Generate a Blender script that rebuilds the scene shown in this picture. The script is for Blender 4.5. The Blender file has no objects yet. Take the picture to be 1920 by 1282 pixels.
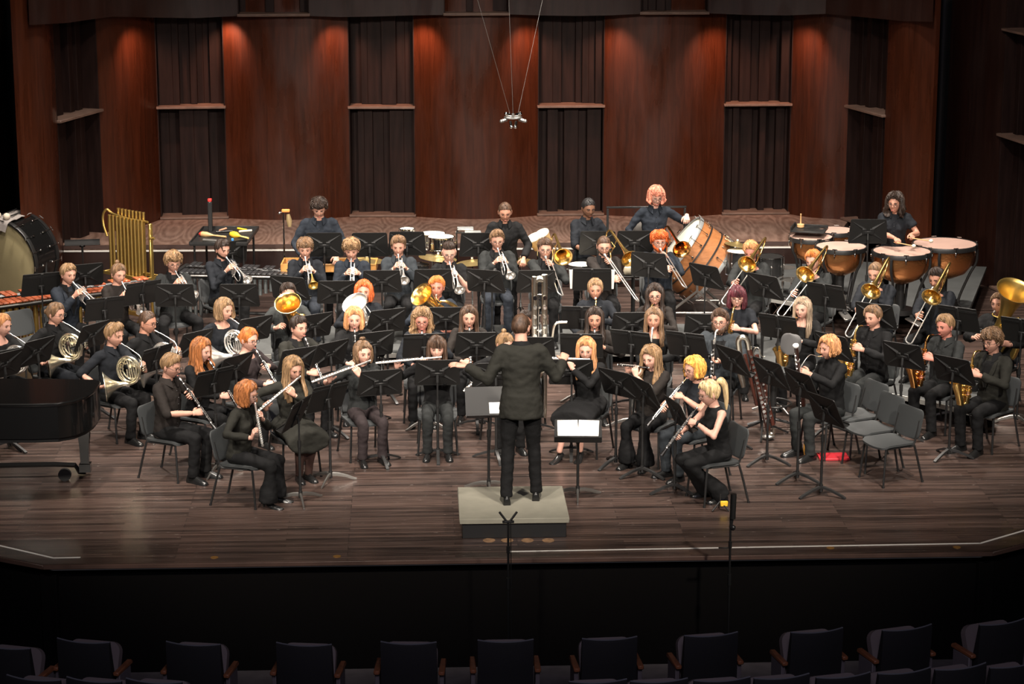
import bpy, bmesh, math, random
import numpy as np
from mathutils import Vector as V, Matrix as M, noise
random.seed(7)
SC = bpy.context.scene
COL = SC.collection
PI = math.pi
R = math.radians
# ---------------------------------------------------------------- camera
F = 4400.0; TH = R(13.5); PSI = R(2.4)
CAM = V((-.88, -21.2, 6.6))
cd = bpy.data.cameras.new('camera'); co = bpy.data.objects.new('camera', cd); COL.objects.link(co)
co.location = CAM; co.rotation_euler = (PI/2-TH, 0, -PSI)
cd.sensor_width = 36; cd.lens = F/1920*36; cd.clip_end = 200
SC.camera = co
FW = V((math.sin(PSI)*math.cos(TH), math.cos(PSI)*math.cos(TH), -math.sin(TH)))
RT = V((math.cos(PSI), -math.sin(PSI), 0)); UP = RT.cross(FW)
def ray(px, py): return FW+RT*((px-960)/F)+UP*((641-py)/F)
def at(px, py, z=0.0):
    d = ray(px, py); return CAM+d*((z-CAM.z)/d.z)
def proj(p):
    q = V(p)-CAM; d = q.dot(FW); return 960+F*q.dot(RT)/d, 641-F*q.dot(UP)/d, d
def zat(x, y, py):
    k = (641-py)/F; b = V((x, y, 0))-CAM
    # (b+z)*UP = k*(b+z)*FW
    return (k*b.dot(FW)-b.dot(UP))/(UP.z-k*FW.z)
# ---------------------------------------------------------------- mesh builder
def frames(pts):
    pts = [V(p) for p in pts]; n = len(pts); T = []
    for i in range(n):
        a = pts[max(i-1, 0)]; b = pts[min(i+1, n-1)]; t = (b-a)
        T.append(t.normalized() if t.length > 1e-9 else V((0, 0, 1)))
    u = V((0, 0, 1)) if abs(T[0].z) < .9 else V((1, 0, 0))
    u = (u-T[0]*u.dot(T[0])).normalized(); out = []
    for i in range(n):
        u = (u-T[i]*u.dot(T[i]))
        u = u.normalized() if u.length > 1e-6 else T[i].orthogonal().normalized()
        out.append((pts[i], u.copy(), T[i].cross(u)))
    return out
def rot_to(d):
    return V((0, 0, 1)).rotation_difference(V(d)).to_matrix().to_4x4()
class MB:
    def __init__(s): s.v = []; s.f = []; s.m = []
    def add(s, vs, fs, m=0, x=None):
        o = len(s.v)
        s.v += [tuple(x@V(p)) for p in vs] if x is not None else [tuple(p) for p in vs]
        s.f += [tuple(i+o for i in f) for f in fs]; s.m += [m]*len(fs); return s
    def rings(s, rs, m=0, cap=True, closed=False, x=None):
        n = len(rs[0]); vs = [p for r in rs for p in r]; fs = []
        k = len(rs)
        for i in range(k if closed else k-1):
            a = i*n; b = ((i+1) % k)*n
            fs += [(a+j, a+(j+1) % n, b+(j+1) % n, b+j) for j in range(n)]
        if cap and not closed:
            fs.append(tuple(range(n-1, -1, -1))); fs.append(tuple((k-1)*n+j for j in range(n)))
        return s.add(vs, fs, m, x)
    def tube(s, pts, r, n=8, m=0, cap=True, closed=False, flat=1.0, x=None):
        fr = frames(pts); L = len(fr)
        rr = r if isinstance(r, (list, tuple)) else [r]*L
        rs = [[p+(u*math.cos(2*PI*j/n)+w*math.sin(2*PI*j/n)*flat)*rr[i] for j in range(n)] for i, (p, u, w) in enumerate(fr)]
        return s.rings(rs, m, cap, closed, x)
    def lathe(s, prof, n=20, m=0, x=None, cap=False):
        rs = [[V((r*math.cos(2*PI*j/n), r*math.sin(2*PI*j/n), z)) for j in range(n)] for r, z in prof]
        return s.rings(rs, m, cap, False, x)
    def cyl(s, a, b, r, n=12, m=0, r2=None):
        return s.tube([a, b], [r, r if r2 is None else r2], n, m)
    def ball(s, c, r, n=12, k=8, m=0, x=None):
        r = (r, r, r) if not isinstance(r, (tuple, list, V)) else r
        rs = [[V((c[0]+r[0]*math.sin(PI*i/k)*math.cos(2*PI*j/n), c[1]+r[1]*math.sin(PI*i/k)*math.sin(2*PI*j/n), c[2]+r[2]*math.cos(PI*i/k))) for j in range(n)] for i in range(1, k)]
        o = len(s.v); s.rings(rs, m, False, False, x)
        p = [V((c[0], c[1], c[2]+r[2])), V((c[0], c[1], c[2]-r[2]))]
        if x is not None: p = [x@q for q in p]
        t = len(s.v); s.v += [tuple(q) for q in p]
        e = o+(k-2)*n
        for j in range(n):
            s.f.append((t, o+j, o+(j+1) % n)); s.f.append((t+1, e+(j+1) % n, e+j)); s.m += [m, m]
        return s
    def box(s, c, d, b=.004, m=0, x=None):
        h = [q/2 for q in d]; b = min(b, min(h)*.45); P = []
        for sx in (-1, 1):
            for sy in (-1, 1):
                for sz in (-1, 1):
                    P += [(sx*(h[0]-b), sy*(h[1]-b), sz*h[2]), (sx*(h[0]-b), sy*h[1], sz*(h[2]-b)), (sx*h[0], sy*(h[1]-b), sz*(h[2]-b))]
        def I(sx, sy, sz, k): return ((sx > 0)*4+(sy > 0)*2+(sz > 0))*3+k
        fs = []
        for z in (-1, 1):
            q = [I(-1, -1, z, 0), I(1, -1, z, 0), I(1, 1, z, 0), I(-1, 1, z, 0)]; fs.append(q if z > 0 else q[::-1])
            q = [I(-1, z, -1, 1), I(1, z, -1, 1), I(1, z, 1, 1), I(-1, z, 1, 1)]; fs.append(q if z < 0 else q[::-1])
            q = [I(z, -1, -1, 2), I(z, 1, -1, 2), I(z, 1, 1, 2), I(z, -1, 1, 2)]; fs.append(q if z > 0 else q[::-1])
        for a in (-1, 1):
            for c2 in (-1, 1):
                fs.append([I(-1, a, c2, 0), I(1, a, c2, 0), I(1, a, c2, 1), I(-1, a, c2, 1)])
                fs.append([I(a, -1, c2, 0), I(a, 1, c2, 0), I(a, 1, c2, 2), I(a, -1, c2, 2)])
                fs.append([I(a, c2, -1, 1), I(a, c2, 1, 1), I(a, c2, 1, 2), I(a, c2, -1, 2)])
                for e in (-1, 1): fs.append([I(a, c2, e, 0), I(a, c2, e, 1), I(a, c2, e, 2)])
        vs = [V(p)+V(c) for p in P]
        return s.add(vs, [tuple(f) for f in fs], m, x)
    def prism(s, poly, z0, z1, m=0, x=None):
        n = len(poly); vs = [(p[0], p[1], z0) for p in poly]+[(p[0], p[1], z1) for p in poly]
        fs = [tuple(range(n-1, -1, -1)), tuple(range(n, 2*n))]+[(i, (i+1) % n, n+(i+1) % n, n+i) for i in range(n)]
        return s.add(vs, fs, m, x)
    def mesh(s, name, mats, sharp=40, fix=True):
        me = bpy.data.meshes.new(name); me.from_pydata(s.v, [], s.f)
        for q in (mats if isinstance(mats, (list, tuple)) else [mats]): me.materials.append(q)
        if any(s.m): me.polygons.foreach_set('material_index', s.m)
        if fix:
            bm = bmesh.new(); bm.from_mesh(me); bmesh.ops.recalc_face_normals(bm, faces=bm.faces); bm.to_mesh(me); bm.free()
        me.shade_smooth()
        if sharp: me.set_sharp_from_angle(angle=R(sharp))
        return me
def link(name, me, parent=None, mx=None):
    o = bpy.data.objects.new(name, me); COL.objects.link(o)
    if parent is not None: o.parent = parent
    if mx is not None: o.matrix_local = mx
    return o
def empty(name, loc=(0, 0, 0), rz=0, label=None, cat=None, group=None, mx=None):
    o = bpy.data.objects.new(name, None); COL.objects.link(o); o.empty_display_size = .1
    if mx is not None: o.matrix_world = mx
    else: o.location = loc; o.rotation_euler = (0, 0, rz)
    return tag(o, label, cat, group)
def tag(o, label=None, cat=None, group=None, kind=None):
    if label: o['label'] = label
    if cat: o['category'] = cat
    if group: o['group'] = group
    if kind: o['kind'] = kind
    return o
def struct(name, mb, mats, sharp=40):
    return tag(link(name, mb.mesh(name, mats, sharp)), kind='structure')
PROTO = {}
def proto(key, fn):
    if key not in PROTO: PROTO[key] = fn()
    return PROTO[key]
def place(parts, root):
    """parts: list of (name, mesh, parent index or None[, label])"""
    obs = []
    for p in parts:
        o = link(p[0], p[1], root if p[2] is None else obs[p[2]])
        if len(p) > 3: o['label'] = p[3]
        obs.append(o)
    return obs
def arc(c, r, a0, a1, n, ax=0):
    """points of an arc; ax = 0: in yz plane, 1: xz, 2: xy"""
    o = []
    for i in range(n+1):
        a = R(a0+(a1-a0)*i/n); p, q = r*math.cos(a), r*math.sin(a)
        o.append(V(c)+V(((0, p, q), (p, 0, q), (p, q, 0))[ax]))
    return o
def smoothpath(pts, k=6):
    pts = [V(p) for p in pts]; out = []; n = len(pts)
    for i in range(n-1):
        p0 = pts[max(i-1, 0)]; p1 = pts[i]; p2 = pts[i+1]; p3 = pts[min(i+2, n-1)]
        for j in range(k):
            t = j/k
            out.append(.5*((2*p1)+(p2-p0)*t+(2*p0-5*p1+4*p2-p3)*t*t+(3*p1-p0-3*p2+p3)*t**3))
    out.append(pts[-1]); return out
def lerp_list(vals, n):
    k = len(vals)-1
    return [vals[min(int(i/(n-1)*k), k-1)]+(vals[min(int(i/(n-1)*k), k-1)+1]-vals[min(int(i/(n-1)*k), k-1)])*(i/(n-1)*k-min(int(i/(n-1)*k), k-1)) for i in range(n)]
# ---------------------------------------------------------------- materials
MATS = {}
def mat(name, col=(.5, .5, .5), rough=.5, metal=0.0, bump=0.0, bscale=60, spec=.5, coat=0.0, vary=0.0, vscale=8, stretch=None, emis=None, sheen=0):
    if name in MATS: return MATS[name]
    m = bpy.data.materials.new(name); m.use_nodes = True; nt = m.node_tree; N = nt.nodes; Lk = nt.links
    b = N['Principled BSDF']
    b.inputs['Base Color'].default_value = (*col, 1); b.inputs['Roughness'].default_value = rough
    b.inputs['Metallic'].default_value = metal; b.inputs['Specular IOR Level'].default_value = spec
    b.inputs['Coat Weight'].default_value = coat
    if sheen: b.inputs['Sheen Weight'].default_value = sheen
    if emis: b.inputs['Emission Color'].default_value = (*col, 1); b.inputs['Emission Strength'].default_value = emis
    if vary or bump:
        tc = N.new('ShaderNodeTexCoord'); mp = N.new('ShaderNodeMapping'); Lk.new(tc.outputs['Object'], mp.inputs[0])
        if stretch: mp.inputs['Scale'].default_value = stretch
    if vary:
        nz = N.new('ShaderNodeTexNoise'); nz.inputs['Scale'].default_value = vscale; nz.inputs['Detail'].default_value = 5
        Lk.new(mp.outputs[0], nz.inputs[0])
        cr = N.new('ShaderNodeValToRGB'); cr.color_ramp.elements[0].position = .3; cr.color_ramp.elements[1].position = .7
        cr.color_ramp.elements[0].color = (*[c*(1-vary) for c in col], 1); cr.color_ramp.elements[1].color = (*[min(1, c*(1+vary)) for c in col], 1)
        Lk.new(nz.outputs['Fac'], cr.inputs[0]); Lk.new(cr.outputs[0], b.inputs['Base Color'])
    if bump:
        nb = N.new('ShaderNodeTexNoise'); nb.inputs['Scale'].default_value = bscale; nb.inputs['Detail'].default_value = 4
        Lk.new(mp.outputs[0], nb.inputs[0])
        bp = N.new('ShaderNodeBump'); bp.inputs['Strength'].default_value = bump; bp.inputs['Distance'].default_value = .01
        Lk.new(nb.outputs['Fac'], bp.inputs['Height']); Lk.new(bp.outputs[0], b.inputs['Normal'])
    MATS[name] = m; return m
K_BLACK = mat('black_enamel', (.012, .012, .012), .38)
K_DESK = mat('black_desk', (.010, .0097, .0093), .52, spec=.3, bump=.05, bscale=400)
K_STEEL = mat('dull_steel', (.35, .34, .32), .35, .9)
K_CHROME = mat('chrome', (.75, .75, .73), .12, 1.0)
K_SILVER = mat('silver_plate', (.88, .86, .82), .30, .93)
K_NICKEL = mat('nickel_silver', (.80, .74, .58), .27, .95)
K_BRASS = mat('lacquered_brass', (.80, .54, .19), .22, .97)
K_ROSE = mat('rose_brass', (.70, .36, .12), .18, 1.0)
K_OLDBRASS = mat('satin_brass', (.58, .40, .12), .36, .93)
K_GREN = mat('grenadilla', (.010, .009, .009), .28)
K_MAPLE = mat('red_maple', (.040, .012, .008), .28, coat=.3, vary=.4, vscale=20, stretch=(1, 1, .2))
K_SEAT = mat('grey_plastic', (.034, .037, .038), .55, bump=.08, bscale=300)
K_PAPER = mat('paper', (.80, .78, .74), .8)
K_PIANO = mat('piano_lacquer', (.006, .006, .006), .16, coat=.6)
K_RUBBER = mat('rubber', (.012, .012, .012), .8)
# ---------------------------------------------------------------- the hall
def plank_mat(name, c0, c1, c2, rough=.35, row=.057, length=1.9, wear=.35, coat=.25):
    m = bpy.data.materials.new(name); m.use_nodes = True; nt = m.node_tree; N = nt.nodes; Lk = nt.links
    b = N['Principled BSDF']; tc = N.new('ShaderNodeTexCoord')
    br = N.new('ShaderNodeTexBrick'); br.inputs['Scale'].default_value = 1; br.inputs['Brick Width'].default_value = length
    br.inputs['Row Height'].default_value = row; br.inputs['Mortar Size'].default_value = .003; br.offset = .37; br.offset_frequency = 3
    br.inputs['Color1'].default_value = (*c0, 1); br.inputs['Color2'].default_value = (*c1, 1); br.inputs['Mortar'].default_value = (.004, .003, .003, 1)
    br.inputs['Bias'].default_value = 0
    Lk.new(tc.outputs['Object'], br.inputs[0])
    mp = N.new('ShaderNodeMapping'); mp.inputs['Scale'].default_value = (.8, 34, 1); Lk.new(tc.outputs['Object'], mp.inputs[0])
    nz = N.new('ShaderNodeTexNoise'); nz.inputs['Scale'].default_value = 1.6; nz.inputs['Detail'].default_value = 8; nz.inputs['Roughness'].default_value = .7
    Lk.new(mp.outputs[0], nz.inputs[0])
    cr = N.new('ShaderNodeValToRGB'); cr.color_ramp.elements[0].position = .46; cr.color_ramp.elements[1].position = .72
    Lk.new(nz.outputs['Fac'], cr.inputs[0])
    ml = N.new('ShaderNodeMath'); ml.operation = 'MULTIPLY'; ml.inputs[1].default_value = wear; Lk.new(cr.outputs[0], ml.inputs[0])
    mx = N.new('ShaderNodeMix'); mx.data_type = 'RGBA'; mx.inputs[7].default_value = (*c2, 1)
    Lk.new(ml.outputs[0], mx.inputs[0]); Lk.new(br.outputs['Color'], mx.inputs[6])
    # scuffs: tiny pale specks
    vz = N.new('ShaderNodeTexNoise'); vz.inputs['Scale'].default_value = 38; vz.inputs['Detail'].default_value = 2
    mp2 = N.new('ShaderNodeMapping'); mp2.inputs['Scale'].default_value = (.35, 1.2, 1); Lk.new(tc.outputs['Object'], mp2.inputs[0]); Lk.new(mp2.outputs[0], vz.inputs[0])
    c3 = N.new('ShaderNodeValToRGB'); c3.color_ramp.elements[0].position = .71; c3.color_ramp.elements[1].position = .77; Lk.new(vz.outputs['Fac'], c3.inputs[0])
    mx2 = N.new('ShaderNodeMix'); mx2.data_type = 'RGBA'; mx2.inputs[7].default_value = (.32, .27, .24, 1)
    Lk.new(c3.outputs[0], mx2.inputs[0]); Lk.new(mx.outputs[2], mx2.inputs[6]); Lk.new(mx2.outputs[2], b.inputs['Base Color'])
    rr = N.new('ShaderNodeMapRange'); rr.inputs['To Min'].default_value = rough-.08; rr.inputs['To Max'].default_value = rough+.2; Lk.new(nz.outputs['Fac'], rr.inputs[0]); Lk.new(rr.outputs[0], b.inputs['Roughness'])
    b.inputs['Coat Weight'].default_value = coat; b.inputs['Coat Roughness'].default_value = .22
    bp = N.new('ShaderNodeBump'); bp.inputs['Strength'].default_value = .15; bp.inputs['Distance'].default_value = .004
    Lk.new(br.outputs['Fac'], bp.inputs['Height']); bp.invert = True; Lk.new(bp.outputs[0], b.inputs['Normal'])
    return m
def veneer_mat(name, c0, c1, rough=.34, sc=(3.2, 3.2, .22), rings=False, coat=.2):
    m = bpy.data.materials.new(name); m.use_nodes = True; nt = m.node_tree; N = nt.nodes; Lk = nt.links
    b = N['Principled BSDF']; tc = N.new('ShaderNodeTexCoord'); mp = N.new('ShaderNodeMapping'); mp.inputs['Scale'].default_value = sc
    Lk.new(tc.outputs['Object'], mp.inputs[0])
    nz = N.new('ShaderNodeTexNoise'); nz.inputs['Scale'].default_value = 5; nz.inputs['Detail'].default_value = 9; nz.inputs['Roughness'].default_value = .72
    nz.inputs['Distortion'].default_value = .6
    Lk.new(mp.outputs[0], nz.inputs[0]); src = nz.outputs['Fac']
    if rings:
        wv = N.new('ShaderNodeMath'); wv.operation = 'SINE'; vo = N.new('ShaderNodeTexVoronoi'); vo.inputs['Scale'].default_value = 1; vo.inputs['Randomness'].default_value = .55
        ms_ = N.new('ShaderNodeMath'); ms_.operation = 'MULTIPLY'; ms_.inputs[1].default_value = 46; mpv = N.new('ShaderNodeMapping'); mpv.inputs['Scale'].default_value = (2.6, .62, 1)
        Lk.new(tc.outputs['Object'], mpv.inputs[0]); Lk.new(mpv.outputs[0], vo.inputs[0]); Lk.new(vo.outputs['Distance'], ms_.inputs[0]); Lk.new(ms_.outputs[0], wv.inputs[0])
        a = N.new('ShaderNodeMath'); a.operation = 'MULTIPLY_ADD'; a.inputs[1].default_value = .11
        Lk.new(wv.outputs[0], a.inputs[0]); h = N.new('ShaderNodeMath'); h.operation = 'MULTIPLY'; h.inputs[1].default_value = .95; Lk.new(src, h.inputs[0]); Lk.new(h.outputs[0], a.inputs[2]); src = a.outputs[0]
    cr = N.new('ShaderNodeValToRGB'); cr.color_ramp.elements[0].position = .3; cr.color_ramp.elements[1].position = .72
    cr.color_ramp.elements[0].color = (*c0, 1); cr.color_ramp.elements[1].color = (*c1, 1)
    Lk.new(src, cr.inputs[0]); Lk.new(cr.outputs[0], b.inputs['Base Color'])
    n2 = N.new('ShaderNodeTexNoise'); n2.inputs['Scale'].default_value = 1.3; n2.inputs['Detail'].default_value = 6; mp3 = N.new('ShaderNodeMapping'); mp3.inputs['Scale'].default_value = (1.6, 1.6, .5); Lk.new(tc.outputs['Object'], mp3.inputs[0]); Lk.new(mp3.outputs[0], n2.inputs[0])
    rr = N.new('ShaderNodeMapRange'); rr.inputs['From Min'].default_value = .35; rr.inputs['From Max'].default_value = .65; rr.inputs['To Min'].default_value = rough-.14; rr.inputs['To Max'].default_value = rough+.28; Lk.new(n2.outputs['Fac'], rr.inputs[0]); Lk.new(rr.outputs[0], b.inputs['Roughness'])
    b.inputs['Coat Weight'].default_value = coat; b.inputs['Coat Roughness'].default_value = .3; b.inputs['Specular IOR Level'].default_value = .27
    bp = N.new('ShaderNodeBump'); bp.inputs['Strength'].default_value = .05; Lk.new(nz.outputs['Fac'], bp.inputs['Height']); Lk.new(bp.outputs[0], b.inputs['Normal'])
    return m
FLOOR = plank_mat('stage_planks', (.013, .0078, .0062), (.070, .044, .0355), (.23, .16, .135), .28, row=.058, length=1.5, wear=.40)
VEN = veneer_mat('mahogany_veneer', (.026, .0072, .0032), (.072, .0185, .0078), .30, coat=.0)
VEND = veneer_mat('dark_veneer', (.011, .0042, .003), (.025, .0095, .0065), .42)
SLAT = mat('slat_stain', (.016, .0078, .0064), .6, spec=.15, vary=.35, vscale=6, stretch=(3, 3, .3))
SHELFW = mat('shelf_wood', (.16, .10, .075), .5, vary=.2)
OAK = veneer_mat('platform_oak', (.155, .090, .066), (.31, .20, .155), .42, (3.0, .5, 1), True)
LIP = mat('stage_lip', (.075, .042, .032), .5, vary=.3, vscale=3)
DARK = mat('pit_black', (.0035, .003, .003), .95, spec=.1)
CONC = mat('hall_floor', (.11, .095, .10), .8, vary=.15)
WHITE = mat('white_tape', (.62, .60, .56), .6)
GREYR = mat('riser_carpet', (.055, .058, .057), .75, bump=.1, bscale=250, vary=.2, vscale=3)
ALU = mat('aluminium_edge', (.42, .42, .39), .45, .6)
# stage floor outline
edge = [at(-260, 985), at(0, 1043), at(82, 1058), at(1860, 1033), at(1920, 1018), at(2180, 950)]
back = 13.5
mb = MB(); poly = [(p.x, p.y) for p in edge]+[(11, back), (-12, back)]
mb.prism(poly, -.05, 0)
struct('floor', mb, FLOOR)
# apron lip under the nosing, and the dark pit wall below
mb = MB()
for a, b in zip(edge[:-1], edge[1:]):
    d = (b-a).normalized(); n = V((d.y, -d.x, 0))
    mb.box((0, 0, 0), ((b-a).length+.01, .02, .04), .004, 0, M.Translation((a+b)/2+n*.012+V((0, 0, -.022)))@M.Rotation(math.atan2(d.y, d.x), 4, 'Z'))
struct('trim_stage_nosing', mb, LIP)
mb = MB()
for a, b in zip(edge[:-1], edge[1:]):
    d = (b-a).normalized(); n = V((-d.y, d.x, 0))
    mb.box((0, 0, 0), ((b-a).length+.1, .1, 1.6), .004, 0, M.Translation((a+b)/2+n*.14+V((0, 0, -.92)))@M.Rotation(math.atan2(d.y, d.x), 4, 'Z'))
struct('wall_stage_front', mb, DARK)
def strip(name, pts, w, h, m, z=0):
    mb = MB()
    for a, b in zip(pts[:-1], pts[1:]):
        d = (b-a); mb.box((0, 0, 0), (d.length+w*.3, w, h), .001, 0, M.Translation((a+b)/2+V((0, 0, z+h/2)))@M.Rotation(math.atan2(d.y, d.x), 4, 'Z'))
    return struct(name, mb, m)
strip('trim_white_line_left', [at(-40, 1014), at(0, 1023), at(100, 1046), at(150, 1045)], .024, .003, WHITE)
strip('trim_white_line_right', [at(955, 1034), at(1400, 1026), at(1838, 1018.5), at(1960, 983)], .024, .003, WHITE)
strip('trim_floor_seam', [at(-60, 811), at(900, 806.5), at(2000, 801)], .012, .002, mat('seam', (.14, .11, .095), .5))
# back platform (permanent step under the shell)
PZ = .60
pf = [at(-80, 461, PZ), at(95, 463, PZ), at(1480, 455, PZ), at(1560, 452, PZ)]
mb = MB()
pl = [(pf[0].x, pf[0].y), (pf[-1].x, pf[-1].y), (pf[-1].x+2, pf[-1].y+6), (pf[0].x-1, pf[0].y+6)]
mb.prism(pl, .02, PZ, 0)
struct('floor_platform', mb, OAK)
strip('trim_platform_nosing', [pf[0]+V((0, -.012, -.045)), pf[-1]+V((0, -.012, -.045))], .03, .045, mat('nosing_dark', (.05, .026, .02), .5))
strip('trim_platform_line', [pf[0]+V((0, -.02, -.085)), pf[-1]+V((0, -.02, -.085))], .03, .02, WHITE)
mb = MB(); d = pf[-1]-pf[0]
mb.box((0, 0, 0), (d.length, .04, PZ-.07), .004, 0, M.Translation((pf[0]+pf[-1])/2+V((0, -.01, -PZ/2-.03)))@M.Rotation(math.atan2(d.y, d.x), 4, 'Z'))
struct('wall_platform_front', mb, VEND)
# shell walls, built on the platform line and up; each section is a convex panel or a slatted recess
def wallpt(px, py, z=PZ): p = at(px, py, z); return V((p.x, p.y, 0))
ZT = zat(*wallpt(900, 412).to_2d(), 36)
def panel(name, a, b, bulge, z0, z1, m, n=14, th=.06):
    d = b-a; nrm = V((d.y, -d.x, 0)).normalized(); rs = []
    f = [a+d*(i/n)+nrm*(bulge*math.sin(PI*i/n)) for i in range(n+1)]
    mb = MB(); g = [p-nrm*th for p in f][::-1]
    mb.prism([(p.x, p.y) for p in f+g], z0, z1)
    return struct(name, mb, m, 30)
def recess(name, a, b, z0, z1, shelves, depth=.32, nsl=7, seed=0):
    rnd = random.Random(seed); d = b-a; L = d.length; u = d/L; nrm = V((d.y, -d.x, 0)).normalized(); ang = math.atan2(d.y, d.x)
    mb = MB()
    mb.box((L/2, depth, (z0+z1)/2), (L, .04, z1-z0), .004)
    for x in (0, L): mb.box((x, depth/2, (z0+z1)/2), (.03, depth, z1-z0), .003)
    cuts = [z0]+[s for s in shelves]+[z1]
    for lo, hi in zip(cuts[:-1], cuts[1:]):
        x = .02; k = 0
        while x < L-.05:
            w = rnd.choice((.09, .12, .15, .2)); dep = rnd.choice((.03, .09, .14, .2)); w = min(w, L-x)
            mb.box((x+w/2, depth-dep/2, (lo+hi)/2+.01), (w, dep, hi-lo-.02), .004); x += w; k += 1
    X = M.Translation(a)@M.Rotation(ang, 4, 'Z')
    mb.v = [tuple(X@V(p)) for p in mb.v]
    o = struct(name, mb, SLAT, 30)
    ms = MB()
    for s in shelves: ms.box((L/2, depth/2-.03, s), (L+.02, depth+.06, .035), .005)
    ms.box((L/2, depth/2-.03, z0+.02), (L+.02, depth+.06, .03), .005)
    ms.v = [tuple(X@V(p)) for p in ms.v]
    struct('trim_shelf_'+name.split('_')[-1], ms, SHELFW)
BASES = [ # px, py of the section ends along the wall foot
 ('s', (302, 411), (428, 409), 201, 1), ('p', (428, 409), (657, 406), .20), ('s', (657, 406), (779, 406), 201, 2), ('p', (779, 406), (1008, 404), .24),
 ('s', (1008, 404), (1131, 403), 199, 3), ('p', (1131, 403), (1354, 402), .2), ('s', (1354, 402), (1478, 401), 196, 4), ('p', (1478, 401), (1583, 411), .10),
 ('s', (1583, 411), (1652, 436), 208, 5), ('p', (1652, 436), (1738, 462), .10)]
LEFT = [('p', (196, 436), (302, 411), .10), ('s', (118, 466), (196, 436), 217, 6), ('p', (52, 500), (118, 466), .10)]
k = 0
for e in BASES+LEFT:
    a = wallpt(*e[1]); b = wallpt(*e[2]); k += 1
    if e[0] == 'p': panel('wall_panel_%d' % k, a, b, e[3], 0.0, ZT+.9, VEN)
    else:
        mid = (a+b)/2; recess('wall_slats_%d' % k, a, b, PZ if k < 12 else 0.0, ZT+.9, [zat(mid.x, mid.y, e[3])], seed=e[4])
# proscenium side pieces
pb = [at(1763, 505), at(1862, 540), at(1990, 600)]
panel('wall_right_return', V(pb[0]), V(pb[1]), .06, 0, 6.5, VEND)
q = V(pb[1]); q2 = V(pb[2]); mid = q+(q2-q)*.25
recess('wall_slats_14', q, q2, 0, 6.5, [zat(mid.x, mid.y, 262), zat(mid.x, mid.y, 62)], seed=9)
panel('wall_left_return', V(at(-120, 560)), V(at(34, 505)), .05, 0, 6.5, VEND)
mb = MB(); c = at(1750, 500); mb.cyl((c.x, c.y, 0), (c.x, c.y, 6.5), .14, 20)
c2 = at(48, 505); mb.cyl((c2.x, c2.y, 0), (c2.x, c2.y, 6.5), .13, 20)
struct('wall_black_columns', mb, K_BLACK)
# hall side walls and blackout behind the gaps
mb = MB(); mb.box((0, 13.6, 4), (30, .2, 9), .01); mb.box((-12.2, 3, 4), (.2, 22, 9), .01); mb.box((11.2, 3, 4), (.2, 22, 9), .01)
struct('wall_stage_house', mb, DARK)
# upper tier: curved fascia that overhangs the wall below, with slatted windows
TOP = [(48, 47), (150, 43), (245, 31), (300, 33), (380, 34), (468, 30), (532, 30), (597, 30), (640, 32), (700, 31), (780, 29), (830, 28), (892, 27), (955, 27), (1010, 29), (1075, 30), (1135, 29),
       (1187, 26), (1250, 25), (1313, 25), (1380, 28), (1450, 29), (1540, 26), (1590, 33), (1680, 40), (1747, 41)]
yw = wallpt(900, 412).y
fp = []
for (x, y) in TOP:
    # plan line follows the wall, half a metre in front of it
    p = None
    for e in BASES+LEFT:
        if min(e[1][0], e[2][0]) <= x <= max(e[1][0], e[2][0]):
            t = (x-e[1][0])/(e[2][0]-e[1][0]); p = wallpt(e[1][0]+t*(e[2][0]-e[1][0]), e[1][1]+t*(e[2][1]-e[1][1]))
    if p is None: p = wallpt(*(LEFT[-1][1] if x < 200 else BASES[-1][2]))
    fp.append(p)
sm = [sum((fp[min(max(i+j, 0), len(fp)-1)] for j in (-1, 0, 1)), V((0, 0, 0)))/3+V((0, -.42, 0)) for i in range(len(fp))]
zb = [zat(p.x, p.y, TOP[i][1]) for i, p in enumerate(sm)]
mb = MB(); n = len(sm); zt = max(zb)+2.2
vs = [(p.x, p.y, zb[i]) for i, p in enumerate(sm)]+[(p.x, p.y, zt) for p in sm]+[(p.x, p.y+.7, zb[i]) for i, p in enumerate(sm)]
fs = []
WIN = [(468, 597), (830, 955), (1187, 1313)]
for i in range(n-1):
    mid = (TOP[i][0]+TOP[i+1][0])/2
    win = any(a < mid < b for a, b in WIN)
    if win:
        j = 3*n
        zz = max(zb)+.05
    fs.append((i+1, i, 2*n+i, 2*n+i+1))
    if not win: fs.append((i, i+1, n+i+1, n+i))
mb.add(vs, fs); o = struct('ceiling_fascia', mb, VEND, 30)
for w, (a, b) in enumerate(WIN):
    ia = [i for i, t in enumerate(TOP) if t[0] == a][0]; ib = [i for i, t in enumerate(TOP) if t[0] == b][0]
    recess('wall_slats_%d' % (20+w), V((sm[ia].x, sm[ia].y+.02, 0)), V((sm[ib].x, sm[ib].y+.02, 0)), zb[ia]-.01, zt, [zb[ia]+.01], seed=30+w)
# ceiling above everything (dark)
mb = MB(); mb.box((0, 4, 8.6), (26, 24, .2), .01); struct('ceiling', mb, DARK)
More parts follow.
